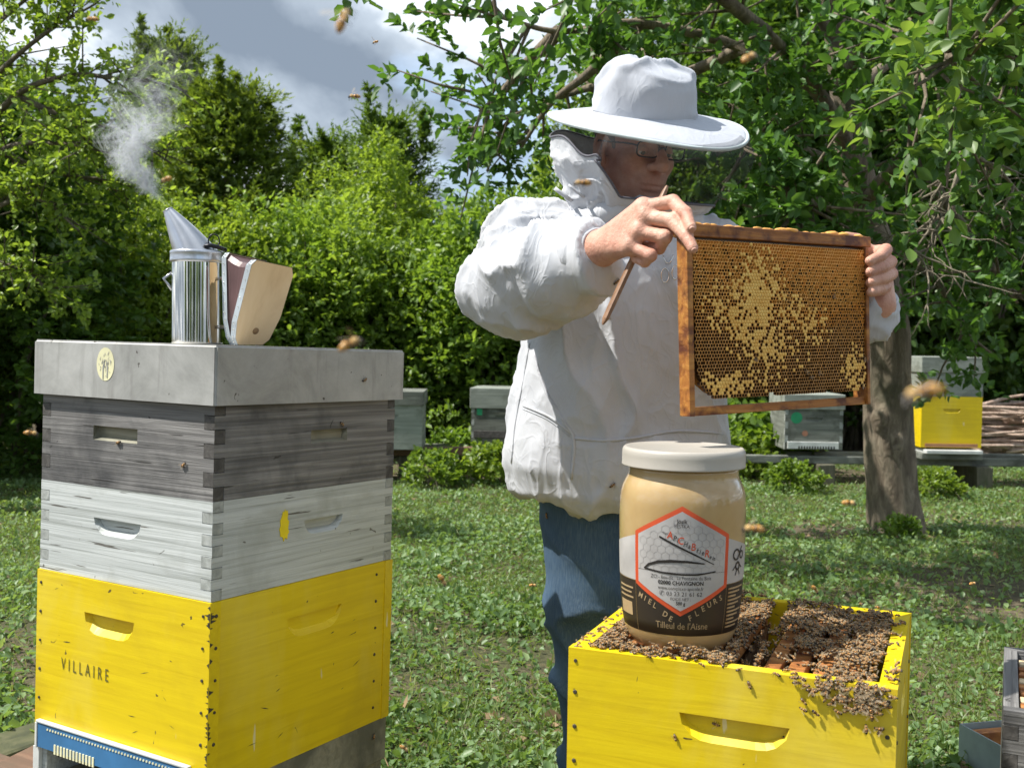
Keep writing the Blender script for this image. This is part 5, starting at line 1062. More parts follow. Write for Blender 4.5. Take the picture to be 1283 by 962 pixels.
def twig_leaves(root, tdir, tlen, k, leafL, rng, ratio=.30, droop=.15, spread=.9):
    """k leaves alternating along every twig"""
    n = len(root); t = (np.arange(k)[None]+.6*rng.random((n, k)))/k; t = .15+.85*t
    P = root[:, None]+tdir[:, None]*(tlen[:, None]*t)[..., None]; P[..., 2] -= (droop*tlen[:, None]*t*t)
    side = rdir(n*k, rng).reshape(n, k, 3); D = unit(tdir[:, None]*(1.0-.35*spread)+side*spread+np.array([0, 0, .10])); N = unit(rng.normal(size=(n, k, 3))*.55+np.array([0, 0, 1.0])+.2*tdir[:, None])
    L = leafL*(.65+.6*rng.random((n, k))); return P.reshape(-1, 3), D.reshape(-1, 3), N.reshape(-1, 3), L.ravel(), (L*ratio).ravel(), np.repeat(rng.random(n), k)
def bush_proto(name, r, ntw, k, leafL, mat, seed, lump=.3, up=.55, tl=(.16, .34), inner=.35, kind='oval', ratio=.30, curl=.15, stem=.028):
    rng = np.random.default_rng(seed); u = rdir(ntw, rng, .25); lumps = 1+lump*(fbm(u*2.3+seed, 3, seed)-.5)*2; rho = np.where(rng.random(ntw) < inner, .35+.5*rng.random(ntw), .82+.18*rng.random(ntw)**.5)*lumps
    root = u*rho[:, None]*np.array(r); td = unit(u*np.array([1, 1, .8])+rng.normal(size=(ntw, 3))*.45+np.array([0, 0, up])); L = tl[0]+(tl[1]-tl[0])*rng.random(ntw); root = root-td*L[:, None]*.5
    root[:, 2] += r[2]; P, D, N, LL, W, tr_ = twig_leaves(root, td, L, k, leafL, rng, ratio); keep = P[:, 2] > .03; P, D, N, LL, W, tr_ = (a[keep] for a in (P, D, N, LL, W, tr_))
    V, F = leaf_arrays(P, D, N, LL, W, kind, curl); per = len(F)//len(P); tip = np.clip((np.linalg.norm((P-np.array([0, 0, r[2]]))/np.array(r), axis=1)-.6)/.6, 0, 1)
    a = np.clip(.20+.45*rng.random(len(P))+.30*(tr_-.5)+.18*tip*0, 0, 1); me = mesh_np(name, V, F, mat, False, None, np.repeat(a, per))
    parts = []
    for i in range(16):
        q = root[rng.integers(ntw)]; s = np.array([rng.normal()*.12, rng.normal()*.12, -.05]); m = s*.5+q*.5+rng.normal(size=3)*4*stem; parts.append(tube_arrays(catmull([s, m, q], 4), np.linspace(stem, stem*.2, 9), 5))
    return me, mesh_np(name+'_stems', *merge(parts), MAT['twig'])
def conifer_proto(name, H, R, n, seed, mat, lead=3):
    rng = np.random.default_rng(seed); t = rng.random(n)**1.25; z = .1+t*(H-.35); a = rng.random(n)*2*pi; lum = .42+1.0*vnoise(np.stack([np.cos(a)*3.2+seed, np.sin(a)*3.2, z*2.2], 1), seed); rr = R*(1-t**1.35*.93)*lum*(.55+.45*rng.random(n)**.4)
    root = np.stack([rr*np.cos(a), rr*np.sin(a), z], 1); out = np.stack([np.cos(a), np.sin(a), np.zeros(n)], 1); td = unit(out*.75+np.array([0, 0, .55])+rng.normal(size=(n, 3))*.35); L = (.20+.55*rng.random(n)**2)
    for j in range(lead):      # loose leaders at the top
        m = 60; aa = rng.random()*2*pi; h0 = H-.7-.5*rng.random(); bx, by = rng.normal()*R*.25, rng.normal()*R*.25; s = rng.random(m); hh = .55+.6*rng.random(); root = np.concatenate([root, np.stack([bx+.25*s*cos(aa), by+.25*s*sin(aa), h0+s*hh], 1)]); td = np.concatenate([td, unit(rdir(m, rng, .9)+np.array([0, 0, .4]))]); L = np.concatenate([L, (.10+.16*rng.random(m))*(1.15-s)])
    k = 13; P, D, N, LL, W, tr_ = twig_leaves(root, td, L, k, .088, rng, .17, .10, .62); V, F = leaf_arrays(P, D, N, LL, W, 'thin', .2); at_ = np.clip(.15+.4*rng.random(len(P))+.45*(tr_-.35), 0, 1); me = mesh_np(name, V, F, mat, False, None, at_)
    tk = mesh_np(name+'_trunk', *tube_arrays([(0, 0, -.05), (.02, 0, H*.4), (0, .02, H*.8), (0, 0, H-.2)], [.11, .08, .04, .01], 8), MAT['bark']); return me, tk
PROTO = {
    'hedge': bush_proto('hedge_foliage', (.80, .65, 1.05), 1500, 11, .060, MAT['leaf_hedge'], 3, lump=.55, tl=(.16, .5)), 'bright': bush_proto('bright_foliage', (.80, .65, 1.05), 1500, 11, .060, MAT['leaf_bright'], 4, lump=.6, up=.75, tl=(.2, .6)),
    'tall': bush_proto('tall_foliage', (1.0, .9, 1.75), 2300, 11, .060, MAT['leaf_bright'], 5, lump=.55, up=.5, tl=(.16, .5)), 'dark': bush_proto('dark_foliage', (1.25, 1.0, 2.3), 2500, 11, .085, MAT['leaf_dark'], 6, lump=.4, up=.3),
    'weedy': bush_proto('weedy_foliage', (.32, .30, .17), 150, 8, .055, MAT['leaf_hedge'], 8, lump=.4, up=.9, tl=(.08, .2), ratio=.36, stem=.004), 'thorn': bush_proto('small_leaf_foliage', (.95, .8, 1.45), 2600, 12, .040, MAT['leaf_bright'], 9, lump=.5, up=.5, tl=(.25, .6), ratio=.36)}
CON = {'broad': conifer_proto('conifer_foliage', 4.9, 1.3, 6400, 14, MAT['leaf_con'], 7), 'slim': conifer_proto('slim_conifer_foliage', 4.2, .80, 3200, 15, MAT['leaf_con'], 4)}
def plant(name, label, cat, proto, x, y, s=(1, 1, 1), rz=0.0, group=None, parts=('foliage', 'stems'), z=0):
    t = thing(name, label, cat, (x, y, z), (0, 0, rz), group); t.scale = s; tag(put(parts[0], proto[0], t), kind='stuff'); put(parts[1], proto[1], t); return t
def X(px, d): return (px-641.5)/F_PX*d

# ================================================================== ground
def gz(x, y): return .030*(fbm(np.stack([x*.9, y*.9, x*0], -1), 3, 91)-.5)+.012*(fbm(np.stack([x*5, y*5, x*0], -1), 2, 92)-.5)
def axis_(a, b_, fine, far): return np.concatenate([-np.geomspace(far, -a+.5, 14), np.arange(a, b_, fine), np.geomspace(b_+.5, far, 14)])
gx = axis_(-6.0, 6.0, .10, 260.); gy = np.concatenate([[-60, -20, -8, -3], np.arange(0, 13, .10), np.geomspace(13.5, 400, 16)]); GX, GY = np.meshgrid(gx, gy, indexing='ij'); GZ = gz(GX.ravel(), GY.ravel()).reshape(GX.shape); GZ[(np.abs(GX) > 7) | (GY > 14) | (GY < -1)] = 0
V = np.stack([GX, GY, GZ], -1).reshape(-1, 3); ny_ = len(gy); i, j = np.meshgrid(np.arange(len(gx)-1), np.arange(ny_-1), indexing='ij'); q = (i*ny_+j).ravel(); F = np.stack([q, q+ny_, q+ny_+1, q+1], 1)
b = NB('soil_and_moss'); co = b.coord((1, 1, 1)); v = b.noise(co, 1.1, 6, .62, .4); w = b.noise(co, 38, 5, .65); c = b.ramp(w, [(.3, (.06, .045, .027)), (.55, (.125, .098, .06)), (.78, (.24, .19, .12))]); g = b.ramp(w, [(.3, (.032, .034, .012)), (.6, (.075, .075, .028)), (.8, (.15, .135, .06))]); b.col(b.mix(b.ramp(v, [(.42, (1,)*3), (.62, (0,)*3)]), c, g)); b.bump(w, .8, .02)
tag(put('ground', mesh_np('ground', V, F, b.set(rough=.95))), kind='structure')
rng = np.random.default_rng(77)
def scatter(n, ymin, ymax, pw=1.0, wide=.55):
    y = ymin+(ymax-ymin)*rng.random(n)**pw; x = (rng.random(n)*2-1)*(wide*y+.35); return x, y
def bare(x, y): return fbm(np.stack([x*.85+3, y*1.1, x*0+.5], -1), 3, 95)
n = 200000; x, y = scatter(n, 1.9, 9.6, 1.0); br = bare(x, y); shade_r = (x > .9) & (y > 2.9) & (y < 5.2)
keep = rng.random(n) < np.clip((.69-br)*6, .14, 1)*np.where(shade_r, .55, 1)*np.clip(1.15-.05*y, .5, 1); x, y = x[keep], y[keep]; n = len(x)
clump = fbm(np.stack([x*3.1, y*3.1, x*0], -1), 2, 97); hgt = .004+.055*np.clip(clump-.3, 0, 1)*rng.random(n)*1.6; P = np.stack([x, y, gz(x, y)+hgt], 1); D = rdir(n, rng, .25); N = unit(rng.normal(size=(n, 3))*.45+np.array([0, 0, 1])); L = (.012+.023*rng.random(n)**1.5*(.5+clump)); V, F = leaf_arrays(P, D, N, L, L*.34, 'oval', .25)
a = np.clip(.10+.5*rng.random(n)+.7*(fbm(np.stack([x*1.5, y*1.5, x*0], -1), 2, 98)-.45), 0, 1); cov_o = put('ground_weeds', mesh_np('ground_weeds', V, F, MAT['weed'], False, None, np.repeat(a, 2))); tag(cov_o, 'low leafy green weeds carpeting the ground', 'weeds', kind='stuff')
n = 190000; x, y = scatter(n, 1.9, 9.6, 1.0); br = bare(x, y); keep = rng.random(n) < np.clip((.70-br)*4, .12, 1); x, y, br = x[keep], y[keep], br[keep]; n = len(x); P = np.stack([x, y, gz(x, y)], 1); D = rdir(n, rng, .9); L = .025+.045*rng.random(n)**2; V, F = leaf_arrays(P, D, rdir(n, rng), L, .0012+.0014*rng.random(n), 'thin', .3)
a = np.clip(.15+.45*rng.random(n)+.9*np.clip(br-.48, 0, .4)*(1+rng.random(n)), 0, 1); gr = put('grass', mesh_np('grass', V, F, MAT['grass'], False, None, a)); tag(gr, 'short thin grass blades between the weeds', 'grass', kind='stuff')
n = 7000; x, y = scatter(n, 1.9, 6.5); cl = fbm(np.stack([x*1.4+9, y*1.4, x*0], -1), 2, 111); keep = rng.random(n) < np.clip((cl-.44)*7, .03, 1); x, y = x[keep], y[keep]; n = len(x); P = np.stack([x, y, gz(x, y)+.015+.05*rng.random(n)], 1); D = rdir(n, rng, .35); N = unit(rng.normal(size=(n, 3))*.4+np.array([0, 0, 1])); L = .018+.020*rng.random(n); V, F = leaf_arrays(P, D, N, L, L*.33, 'oval', .3)
bw = put('broadleaf_weeds', mesh_np('broadleaf_weeds', V, F, MAT['weed'], False, None, np.repeat(np.clip(.25+.6*rng.random(n), 0, 1), 2))); tag(bw, 'taller broad-leaved weeds growing in patches through the grass', 'weeds', kind='stuff')
n = 5200; x, y = scatter(n, 2.0, 9.5); P = np.stack([x, y, gz(x, y)+.004+.01*rng.random(n)], 1); D = rdir(n, rng); D[:, 2] *= .15; L = .015+.05*rng.random(n)**2; V, F = leaf_arrays(P, D, rdir(n, rng, 1.2), L, np.where(rng.random(n) < .3, L*.3, .0013), 'thin', .1)
lt = put('leaf_litter', mesh_np('leaf_litter', V, F, plain('dry_litter', (.24, .165, .09), .9), False)); tag(lt, 'dry straw bits and brown fallen leaves on the soil', 'leaf litter', kind='stuff')

# ================================================================== hives of the back row
def back_hive(label, px0, d, w, z0, hb_, hs, hr_, mat_b, mat_s, mat_r, yaw=0.0, fingers=6, ov=.012, dep=.45):
    x0 = X(px0, d); rootl = []
    bx_ = hive_box('beehive', label, 'beehive', (x0, d, z0), (0, 0, yaw), w, dep, hb_, [mat_b, MAT['end_grey']], n=fingers, handle=(w/2, hb_*.72, .13, .03, .012)); z = hb_
    if hs:
        fr = panel_mesh(w, hs, .024, 5, True, (w/2, hs*.6, .13, .03, .012), [mat_s, MAT['end_grey']], True); sd = panel_mesh(dep, hs, .024, 5, False, None, [mat_s, MAT['end_grey']], True)
        put('super_front', fr, bx_, (0, 0, z+.001)); put('super_back', fr, bx_, (w, dep, z+.001), (0, 0, pi)); put('super_side', sd, bx_, (w, 0, z+.001), (0, 0, pi/2)); put('super_side', sd, bx_, (0, dep, z+.001), (0, 0, -pi/2)); z += hs
    box_obj('roof', (-ov, -ov, z-.012), (w+ov, dep+ov, z+hr_), mat_r, bx_, .004); return bx_
h1 = back_hive('yellow beehive with grey super and grey roof, behind the fruit tree trunk', 1156, 7.9, .445, .300, .375, .185, .105, MAT['yellow'], MAT['green_wood'], MAT['green_wood'], fingers=0)
box_obj('entrance', (.03, -.012, .004), (.415, -.001, .030), plain('dull_orange_strip', (.30, .15, .07), .7), h1, .002); box_obj('landing_board', (.02, -.07, -.04), (.43, .44, -.014), MAT['white_metal'], h1, .003); box_obj('floor_tray', (.0, -.03, -.085), (.445, .44, -.041), MAT['bg_wood'], h1, .003)
h2 = back_hive('weathered grey beehive with green dot and white entrance grille, seen below the held frame', 985, 8.0, .43, .262, .31, 0, .10, MAT['bg_wood'], None, MAT['green_wood'])
bm = bmesh.new(); bmesh.ops.create_circle(bm, cap_ends=True, segments=18, radius=.043, matrix=Matrix.Rotation(pi/2, 4, 'X')); put('green_mark', bm_mesh('green_mark', bm, MAT['green_dab']), h2, (.085, -.0015, .235))
bm = bmesh.new(); bmesh.ops.create_circle(bm, cap_ends=True, segments=14, radius=.022, matrix=Matrix.Rotation(pi/2, 4, 'X')); put('knot', bm_mesh('knot', bm, MAT['brick']), h2, (.15, -.0012, .12))
en = box_obj('entrance', (.02, -.014, .006), (.40, -.001, .058), MAT['white_metal'], h2, .002)
for k in range(14): box_obj('slot', (.10+k*.02, -.0165, .006), (.109+k*.02, -.0142, .026), MAT['gap'], en, 0)
h3 = back_hive('dark grey-green beehive with a green paint mark, behind the white jacket', 591, 8.35, .50, .235, .29, 0, .145, MAT['bg_wood'], None, MAT['green_wood'], -.10)
box_obj('green_mark', (.045, -.004, .225), (.085, -.0012, .275), MAT['green_dab'], h3, 0); box_obj('label_plate', (.17, -.004, .235), (.27, -.0012, .25), MAT['olive_wood'], h3, 0); box_obj('entrance', (.02, -.012, .05), (.42, -.001, .105), MAT['end_dark'], h3, .002)
h4 = back_hive('pale green beehive with grey lid half hidden behind the tall stack', 447, 7.75, .47, .245, .33, 0, .09, MAT['green_wood'], None, MAT['bg_wood'], .02, fingers=0)
def rail(label, p0, p1, w, h, mat, name='stand_rail'):
    p0, p1 = Vector(p0), Vector(p1); d = p1-p0; t = thing(name, label, 'rail', p0, (0, -math.atan2(d.z, math.hypot(d.x, d.y)), math.atan2(d.y, d.x))); box_obj('beam', (0, -w/2, 0), (d.length, w/2, h), mat, t, .006, jit=.004)
rail('brown timber rail carrying the pale green and dark hives, front one', (-1.45, 8.0, .165), (1.15, 8.42, .175), .06, .058, MAT['rail']); rail('grey timber rail carrying the pale green and dark hives, rear one', (-1.45, 8.28, .165), (1.15, 8.72, .175), .06, .058, MAT['bg_wood'])
rail('grey timber rail under the back row hives behind the fruit tree, front one', (1.65, 8.05, .155), (5.6, 7.95, .165), .07, .058, MAT['bg_wood']); rail('grey timber rail under the back row hives behind the fruit tree, rear one', (1.65, 8.36, .155), (5.6, 8.26, .165), .07, .058, MAT['bg_wood'])
for px, d, lab_ in ((1035, 8.0, 'squat wooden post under the green-dotted hive'), (1232, 7.95, 'squat wooden post at the corner of the yellow back row hive'), (510, 8.15, 'squat wooden post under the pale green hive'), (640, 8.38, 'squat wooden post under the dark grey-green hive')):
    t = thing('stand_post', lab_, 'post', (X(px, d), d+.10, 0), (0, 0, .05)); box_obj('post', (-.06, -.17, -.03), (.06, .26, .156), MAT['post'], t, .006, jit=.005)
# brush pile at the right
MAT['cut_wood'] = bark('sun_painted_wood', (.30, .21, .16), (.50, .37, .29), (.66, .52, .42))  # lightened wood colour paints sunlight onto a pile that lies in shadow
bp_ = thing('brush_pile', 'pile of cut branches with sunlight painted into their pale colour beside the yellow back row hive', 'brush pile', (4.45, 9.5, 0)); rg = random.Random(3)
for k in range(110):
    x0, y0, z0 = rg.uniform(-.85, .3), rg.uniform(-.35, .35), rg.uniform(.04, .58)*(1-.15*rg.random()); L_ = rg.uniform(.8, 1.7); dz = rg.uniform(-.12, .12); pts = catmull([(x0, y0, z0), (x0+L_*.5, y0+rg.uniform(-.1, .1), max(.04, z0+dz*.5+rg.uniform(-.04, .04))), (x0+L_, y0+rg.uniform(-.15, .15), max(.04, z0+dz))], 4); V, F = tube_arrays(pts, np.linspace(.016, .007, len(pts))*rg.uniform(.6, 1.2), 6); put('branch', mesh_np('branch', V, F, MAT['cut_wood']), bp_)

# ================================================================== shrubs and trees behind
HG = 'shrubs of the hedge behind the hives'
for px, d, kind, sx, sz, rz, lab_ in ((352, 9.6, 'bright', 1.0, .98, .3, 'light green shrub directly right of the smoker bellows'), (425, 10.0, 'bright', 1.05, 1.00, 1.9, 'light green shrub above the roof of the pale green hive'), (508, 9.9, 'hedge', 1.0, .98, 4.1, 'mid green shrub behind the gap between pale green and dark hives'), (588, 9.7, 'bright', 1.0, 1.02, 5.2, 'light green shrub standing behind the dark grey-green hive'), (668, 9.9, 'hedge', 1.1, 1.15, .8, 'mid green shrub behind the beekeeper’s raised sleeve'), (755, 10.2, 'hedge', 1.1, 1.1, 2.6, 'mid green shrub behind the beekeeper’s back'), (850, 10.2, 'hedge', 1.0, 1.0, 3.3, 'mid green shrub behind the held frame'), (265, 9.6, 'hedge', 1.0, 1.05, 2.2, 'mid green shrub behind the smoker canister'), (185, 9.4, 'hedge', 1.0, 1.05, 3.0, 'mid green shrub behind the left half of the metal roof')):
    plant('hedge_shrub', lab_, 'shrub', PROTO[kind], X(px, d), d, (sx, sx, sz), rz, HG)
for px, d, kind, s, lab_ in ((475, 11.6, 'tall', (.92, .9, .86), 'tall rounded bright shrub rising above the hedge'), (560, 11.9, 'tall', (.75, .9, .62), 'rounded shrub at the low end of the hedge, next to the hat tree'), (165, 8.8, 'thorn', (.74, .8, .76), 'small-leaved hawthorn bush behind the smoke'), (405, 12.6, 'tall', (.8, .8, .80), 'bright shrub between the two conifers'), (655, 11.6, 'tall', (.8, .9, .66), 'bright shrub behind the raised shoulder of the beekeeper')):
    plant('tall_shrub', lab_, 'shrub', PROTO[kind], X(px, d), d, s, px*.017, 'tall shrubs behind the hedge')
for px, d, kind, s, lab_ in ((285, 13.2, 'broad', (1.05, .9, .84), 'broad feathery conifer towering above the smoker'), (212, 13.8, 'broad', (.85, .8, .98), 'tallest feathery conifer with loose tips, half veiled by smoke'), (482, 14.2, 'slim', (1.0, 1, .96), 'slim pointed conifer behind the rounded shrub'), (408, 14.6, 'slim', (1.0, 1, .90), 'lower conifer between the broad and the slim one'), (110, 12.5, 'slim', (1.3, 1.4, .60), 'short conifer left of the broad ones')):
    plant('conifer', lab_, 'conifer', CON[kind], X(px, d), d, s, px*.013, 'conifers behind the hedge', ('foliage', 'trunk'))
for px, d, kind, s, lab_ in ((-25, 7.6, 'dark', (.80, .9, .62), 'dark leafy tree beyond the outer side of the tall hive stack'), (50, 9.6, 'dark', (.7, .8, .64), 'dark leafy tree left of the hawthorn bush'), (-130, 8.6, 'tall', (1.1, 1.2, 1.15), 'bright tree past the dark leafy tree'), (50, 8.3, 'thorn', (.72, .7, .62), 'small-leaved bush at the foot of the dark trees'), (940, 10.6, 'dark', (1.0, 1, 1.0), 'dark leafy tree behind the top bar of the held frame'), (1070, 10.8, 'dark', (1.0, 1, 1.15), 'dark leafy tree straight behind the fruit tree trunk'), (1190, 10.5, 'dark', (1.0, 1, 1.1), 'dark leafy tree behind the yellow back row hive'), (1320, 11.2, 'dark', (1.1, 1, 1.3), 'dark leafy tree behind the brush pile'), (1010, 13.5, 'dark', (1.3, 1.2, 1.7), 'high dark tree furthest behind the fruit tree'), (1230, 13.6, 'dark', (1.4, 1.2, 1.65), 'high dark tree furthest behind the yellow back row hive'), (860, 13.0, 'dark', (1.1, 1.2, 1.35), 'high dark tree furthest behind the hat'), (745, 12.6, 'tall', (.9, 1, 1.1), 'bright tree rising behind the hat brim')):
    plant('leafy_tree', lab_, 'tree', PROTO[kind], X(px, d), d, s, px*.011, 'leafy trees around the apiary')
for k in range(15):
    plant('distant_tree', 'distant leafy tree in the row closing off the garden', 'tree', PROTO['dark' if k % 2 else 'tall'], -13.5+k*1.95+random.uniform(-.4, .4), 18.5+random.uniform(-1, 1), (1.35, 1.2, random.uniform(.62, .8) if k < 8 else random.uniform(.9, 1.2)), k*1.3, 'distant row of trees')
for px, d, s, lab_ in ((622, 7.8, .8, 'leafy weed clump in front of the dark grey-green hive'), (575, 8.5, .9, 'leafy weed clump behind the brown rail'), (1000, 7.5, .62, 'leafy weed clump under the green-dotted hive'), (1135, 5.8, .34, 'small leafy weed clump at the foot of the fruit tree trunk'), (1180, 7.4, .55, 'leafy weed clump under the yellow back row hive'), (930, 8.3, .9, 'leafy weed clump left of the green-dotted hive'), (545, 7.6, .7, 'leafy weed clump in front of the brown rail'), (955, 8.7, 1.5, 'tall leafy weed clump left behind the green-dotted hive')):
    plant('weed_clump', lab_, 'weed', PROTO['weedy'], X(px, d), d, (s, s, s), px*.03, 'weed clumps along the stands')

for k, (x_, y_) in enumerate(((-12, -13), (-8, -15), (-4, -14), (0, -16), (4, -14.5), (8, -15), (12, -13), (16, -7), (15, -1))):   # unseen trees added behind the camera for the polished smoker to reflect
    plant('reflection_tree', 'unseen leafy tree added behind the camera for reflections in the smoker', 'tree', PROTO['dark' if k % 2 else 'tall'], x_, y_, (1.6, 1.4, .9), k*1.1, 'unseen trees added for reflections')
# ================================================================== the fruit tree
FT_ = at(1122, 664, 6.08); tree = thing('fruit_tree', 'fruit tree with rough leaning trunk and large glossy leaves beside the beekeeper', 'tree', (FT_.x, FT_.y, 0)); T0 = np.array([FT_.x, FT_.y, 0])
tp_ = [np.array(tuple(at(*q)))-T0 for q in ((1124, 690, 6.08), (1122, 662, 6.08), (1116, 600, 6.06), (1112, 500, 6.04), (1106, 400, 6.0), (1086, 300, 5.96), (1072, 230, 5.92), (1064, 150, 5.88), (1052, 60, 5.8), (1040, -40, 5.7))]
tc_ = catmull(tp_, 14); rr = np.interp(np.linspace(0, 1, len(tc_)), [0, .1, .2, .35, .55, .7, 1], [.215, .165, .140, .130, .125, .10, .06]); V, F = tube_arrays(tc_, rr, 48)
ctr = np.repeat(tc_, 48, 0); dd = unit(V-ctr); V = V+dd*(.045*(fbm(V*np.array([7, 7, 2.]), 3, 101)-.5)+.03*(fbm(V*4, 2, 103)-.5))[:, None]
for px, py, r_ in ((1100, 525, .055), (1120, 556, .05), (1094, 415, .05), (1112, 480, .04)):   # healed knots swelling out of the bark
    p = np.array(tuple(at(px, py, 5.93)))-T0; e_ = np.linalg.norm(V-p, axis=1)/r_; V = V+dd*(.035*np.exp(-(e_-.55)**2*6)-.02*np.exp(-(e_*2.2)**2))[:, None]
put('trunk', mesh_np('trunk', V, F, MAT['bark']), tree)
limbs = [[(1066, 190, 5.9), (1020, 110, 5.5), (960, 40, 5.0), (880, -20, 4.6)], [(1060, 110, 5.85), (1090, 40, 5.3), (1130, -10, 4.8), (1190, -50, 4.3)], [(1080, 260, 5.94), (1140, 190, 5.4), (1200, 130, 4.9), (1265, 110, 4.4)], [(1070, 215, 5.9), (1010, 190, 5.3), (960, 175, 4.9), (925, 185, 4.6)], [(1020, 110, 5.5), (930, 60, 5.2), (800, 30, 4.9), (700, 40, 4.7), (625, 20, 4.6)], [(960, 40, 5.0), (860, -30, 4.5), (740, -40, 4.1), (620, -35, 3.9), (545, -18, 3.8)],
         [(1078, 250, 5.93), (1040, 250, 5.2), (1010, 255, 4.7), (985, 262, 4.5)], [(1090, 40, 5.3), (1180, 20, 4.7), (1260, 30, 4.2), (1320, 50, 3.9)], [(1140, 190, 5.4), (1190, 260, 5.2), (1240, 330, 5.1), (1275, 380, 5.0)], [(1086, 300, 5.96), (1150, 330, 5.7), (1200, 390, 5.6), (1215, 425, 5.5)], [(1052, 60, 5.8), (990, -30, 5.6), (900, -120, 5.4), (760, -160, 5.2)], [(1060, 120, 5.85), (1140, 60, 6.2), (1230, 0, 6.5), (1330, -60, 6.7)], [(930, 60, 5.2), (850, 95, 5.4), (740, 110, 5.6), (640, 150, 5.8), (610, 215, 5.9)], [(700, 40, 4.7), (660, 80, 4.9), (625, 120, 5.0), (600, 140, 5.0)], [(1180, 20, 4.7), (1150, 60, 3.9), (1180, 70, 3.4), (1215, 75, 3.2)], [(800, 30, 4.9), (740, 90, 5.3), (690, 130, 5.5), (650, 190, 5.6)]]
rng = np.random.default_rng(21); lp = []; RT, TD, TL = [], [], []
for li, lm_ in enumerate(limbs):
    c_ = catmull([np.array(tuple(at(*q)))-T0 for q in lm_], 8); lp.append(tube_arrays(c_, np.linspace(.055 if li < 3 else .034, .007, len(c_)), 7)); n_ = len(c_); tot = np.linalg.norm(np.diff(c_, axis=0), axis=1).sum(); nb_ = int((7+tot*9)*(.45 if li in (5, 13, 15) else .75 if li in (4, 12) else 1.0))
    for k in range(nb_):
        s = rng.uniform(.22, 1.0); i0 = min(n_-2, int(s*(n_-1))); p = c_[i0]+(c_[i0+1]-c_[i0])*rng.random(); ld = unit(c_[i0+1]-c_[i0]); d = unit(ld*.5+rdir(1, rng, .1)[0]); Ls = rng.uniform(.18, .55); e = p+d*Ls+np.array([0, 0, -.10*Ls]); lp.append(tube_arrays([p, (p+e)/2+rng.normal(size=3)*.02, e], [.009, .006, .003], 5))
        for t in np.linspace(.3, 1, 6): RT.append(p+(e-p)*t); TD.append(unit(d*.6+rdir(1, rng, .25)[0])); TL.append(rng.uniform(.08, .20))
tag(put('limbs', mesh_np('limbs', *merge(lp), MAT['bark']), tree), kind='stuff')
P, D, N, LL, W, tr_ = twig_leaves(np.array(RT), np.array(TD), np.array(TL), 9, .060, rng, .29, .2, .9)
ctrl = np.array(tuple(-Vector(T0)+Vector((0, 0, CAM_H)))); dist = np.linalg.norm(P-ctrl, axis=1); fwd = np.array(tuple(CAM_R @ Vector((0, 0, -1)))); rgt = np.array(tuple(CAM_R @ Vector((1, 0, 0)))); upv = np.array(tuple(CAM_R @ Vector((0, 1, 0)))); dz = (P-ctrl) @ fwd; u = 641.5+F_PX*((P-ctrl) @ rgt)/dz; v = 481-F_PX*((P-ctrl) @ upv)/dz; sc = np.where((u > 5) & (u < 1278) & (v > 5) & (v < 470), dist-20*LL, 99); big = np.argsort(sc)[:300]; mask = np.zeros(len(P), bool); mask[big] = True
V, F = leaf_arrays(P[~mask], D[~mask], N[~mask], LL[~mask], W[~mask], 'oval', .18); a = np.clip(.15+.6*rng.random(len(P))+.3*(tr_-.5), 0, 1); crown = put('crown', mesh_np('crown', V, F, MAT['leaf_plum'], False, None, np.repeat(a[~mask], 2)), tree); tag(crown, kind='stuff')
lm2 = []                                        # a shaped leaf: 7 ribs long, folded along the midrib, with a stalk
wv = [.02, .14, .24, .29, .27, .18, .02]; V = []; F = []
for i_, w_2 in enumerate(wv):
    t = .08+.92*i_/6; zc = -.18*t*t
    V += [(t, -w_2, zc+.28*w_2), (t, -w_2*.5, zc+.10*w_2), (t, 0, zc), (t, w_2*.5, zc+.10*w_2), (t, w_2, zc+.28*w_2)]
F = [[i_*5+k, i_*5+k+1, i_*5+k+6, i_*5+k+5] for i_ in range(6) for k in range(4)]; o_ = len(V); V += [(-.12, -.006, 0), (-.12, .006, 0), (.1, .006, 0), (.1, -.006, 0)]; F.append([o_, o_+1, o_+2, o_+3]); leaf_me = mesh_np('leaf', V, F, MAT['leaf_plum_o'], True)
for i_ in big:
    d = unit(D[i_]); s = unit(np.cross(N[i_], d)); n__ = np.cross(d, s); R_ = Matrix((tuple(d), tuple(s), tuple(n__))).transposed().to_4x4(); o = link(bpy.data.objects.new('leaf', leaf_me)); o.parent = tree; o.matrix_local = Matrix.Translation(tuple(P[i_])) @ R_ @ Matrix.Scale(float(LL[i_]), 4)
# hanging dead twigs on the right
dt_ = []; rg = np.random.default_rng(31)
def dead(p, d, L, r_, lvl):
    pts = [p]; q = p.copy(); dd_ = d.copy()
    for k in range(5): dd_ = unit(dd_+rg.normal(size=3)*.22+np.array([0, 0, -.06])); q = q+dd_*L/5; pts.append(q)
    dt_.append(tube_arrays(pts, np.linspace(r_, r_*.35, 6), 4))
    if lvl:
        for k in range(6 if lvl > 1 else 4): i_ = rg.integers(1, 6); dead(pts[i_], unit(dd_*.5+rg.normal(size=3)*np.array([.8, .5, .6])+np.array([0, 0, -.25])), L*rg.uniform(.4, .7), r_*.55, lvl-1)
for a_, b_ in (((1192, 140, 4.6), (1210, 250, 4.6)), ((1215, 180, 4.7), (1170, 300, 4.6)), ((1200, 170, 4.65), (1262, 260, 4.6)), ((1205, 190, 4.6), (1215, 300, 4.55))):
    p = np.array(tuple(at(*a_)))-T0; e = np.array(tuple(at(*b_)))-T0; dead(p, unit(e-p), np.linalg.norm(e-p)*1.15, .011, 2)
tag(put('dead_twigs', mesh_np('dead_twigs', *merge(dt_), MAT['dead_twig']), tree), kind='stuff')

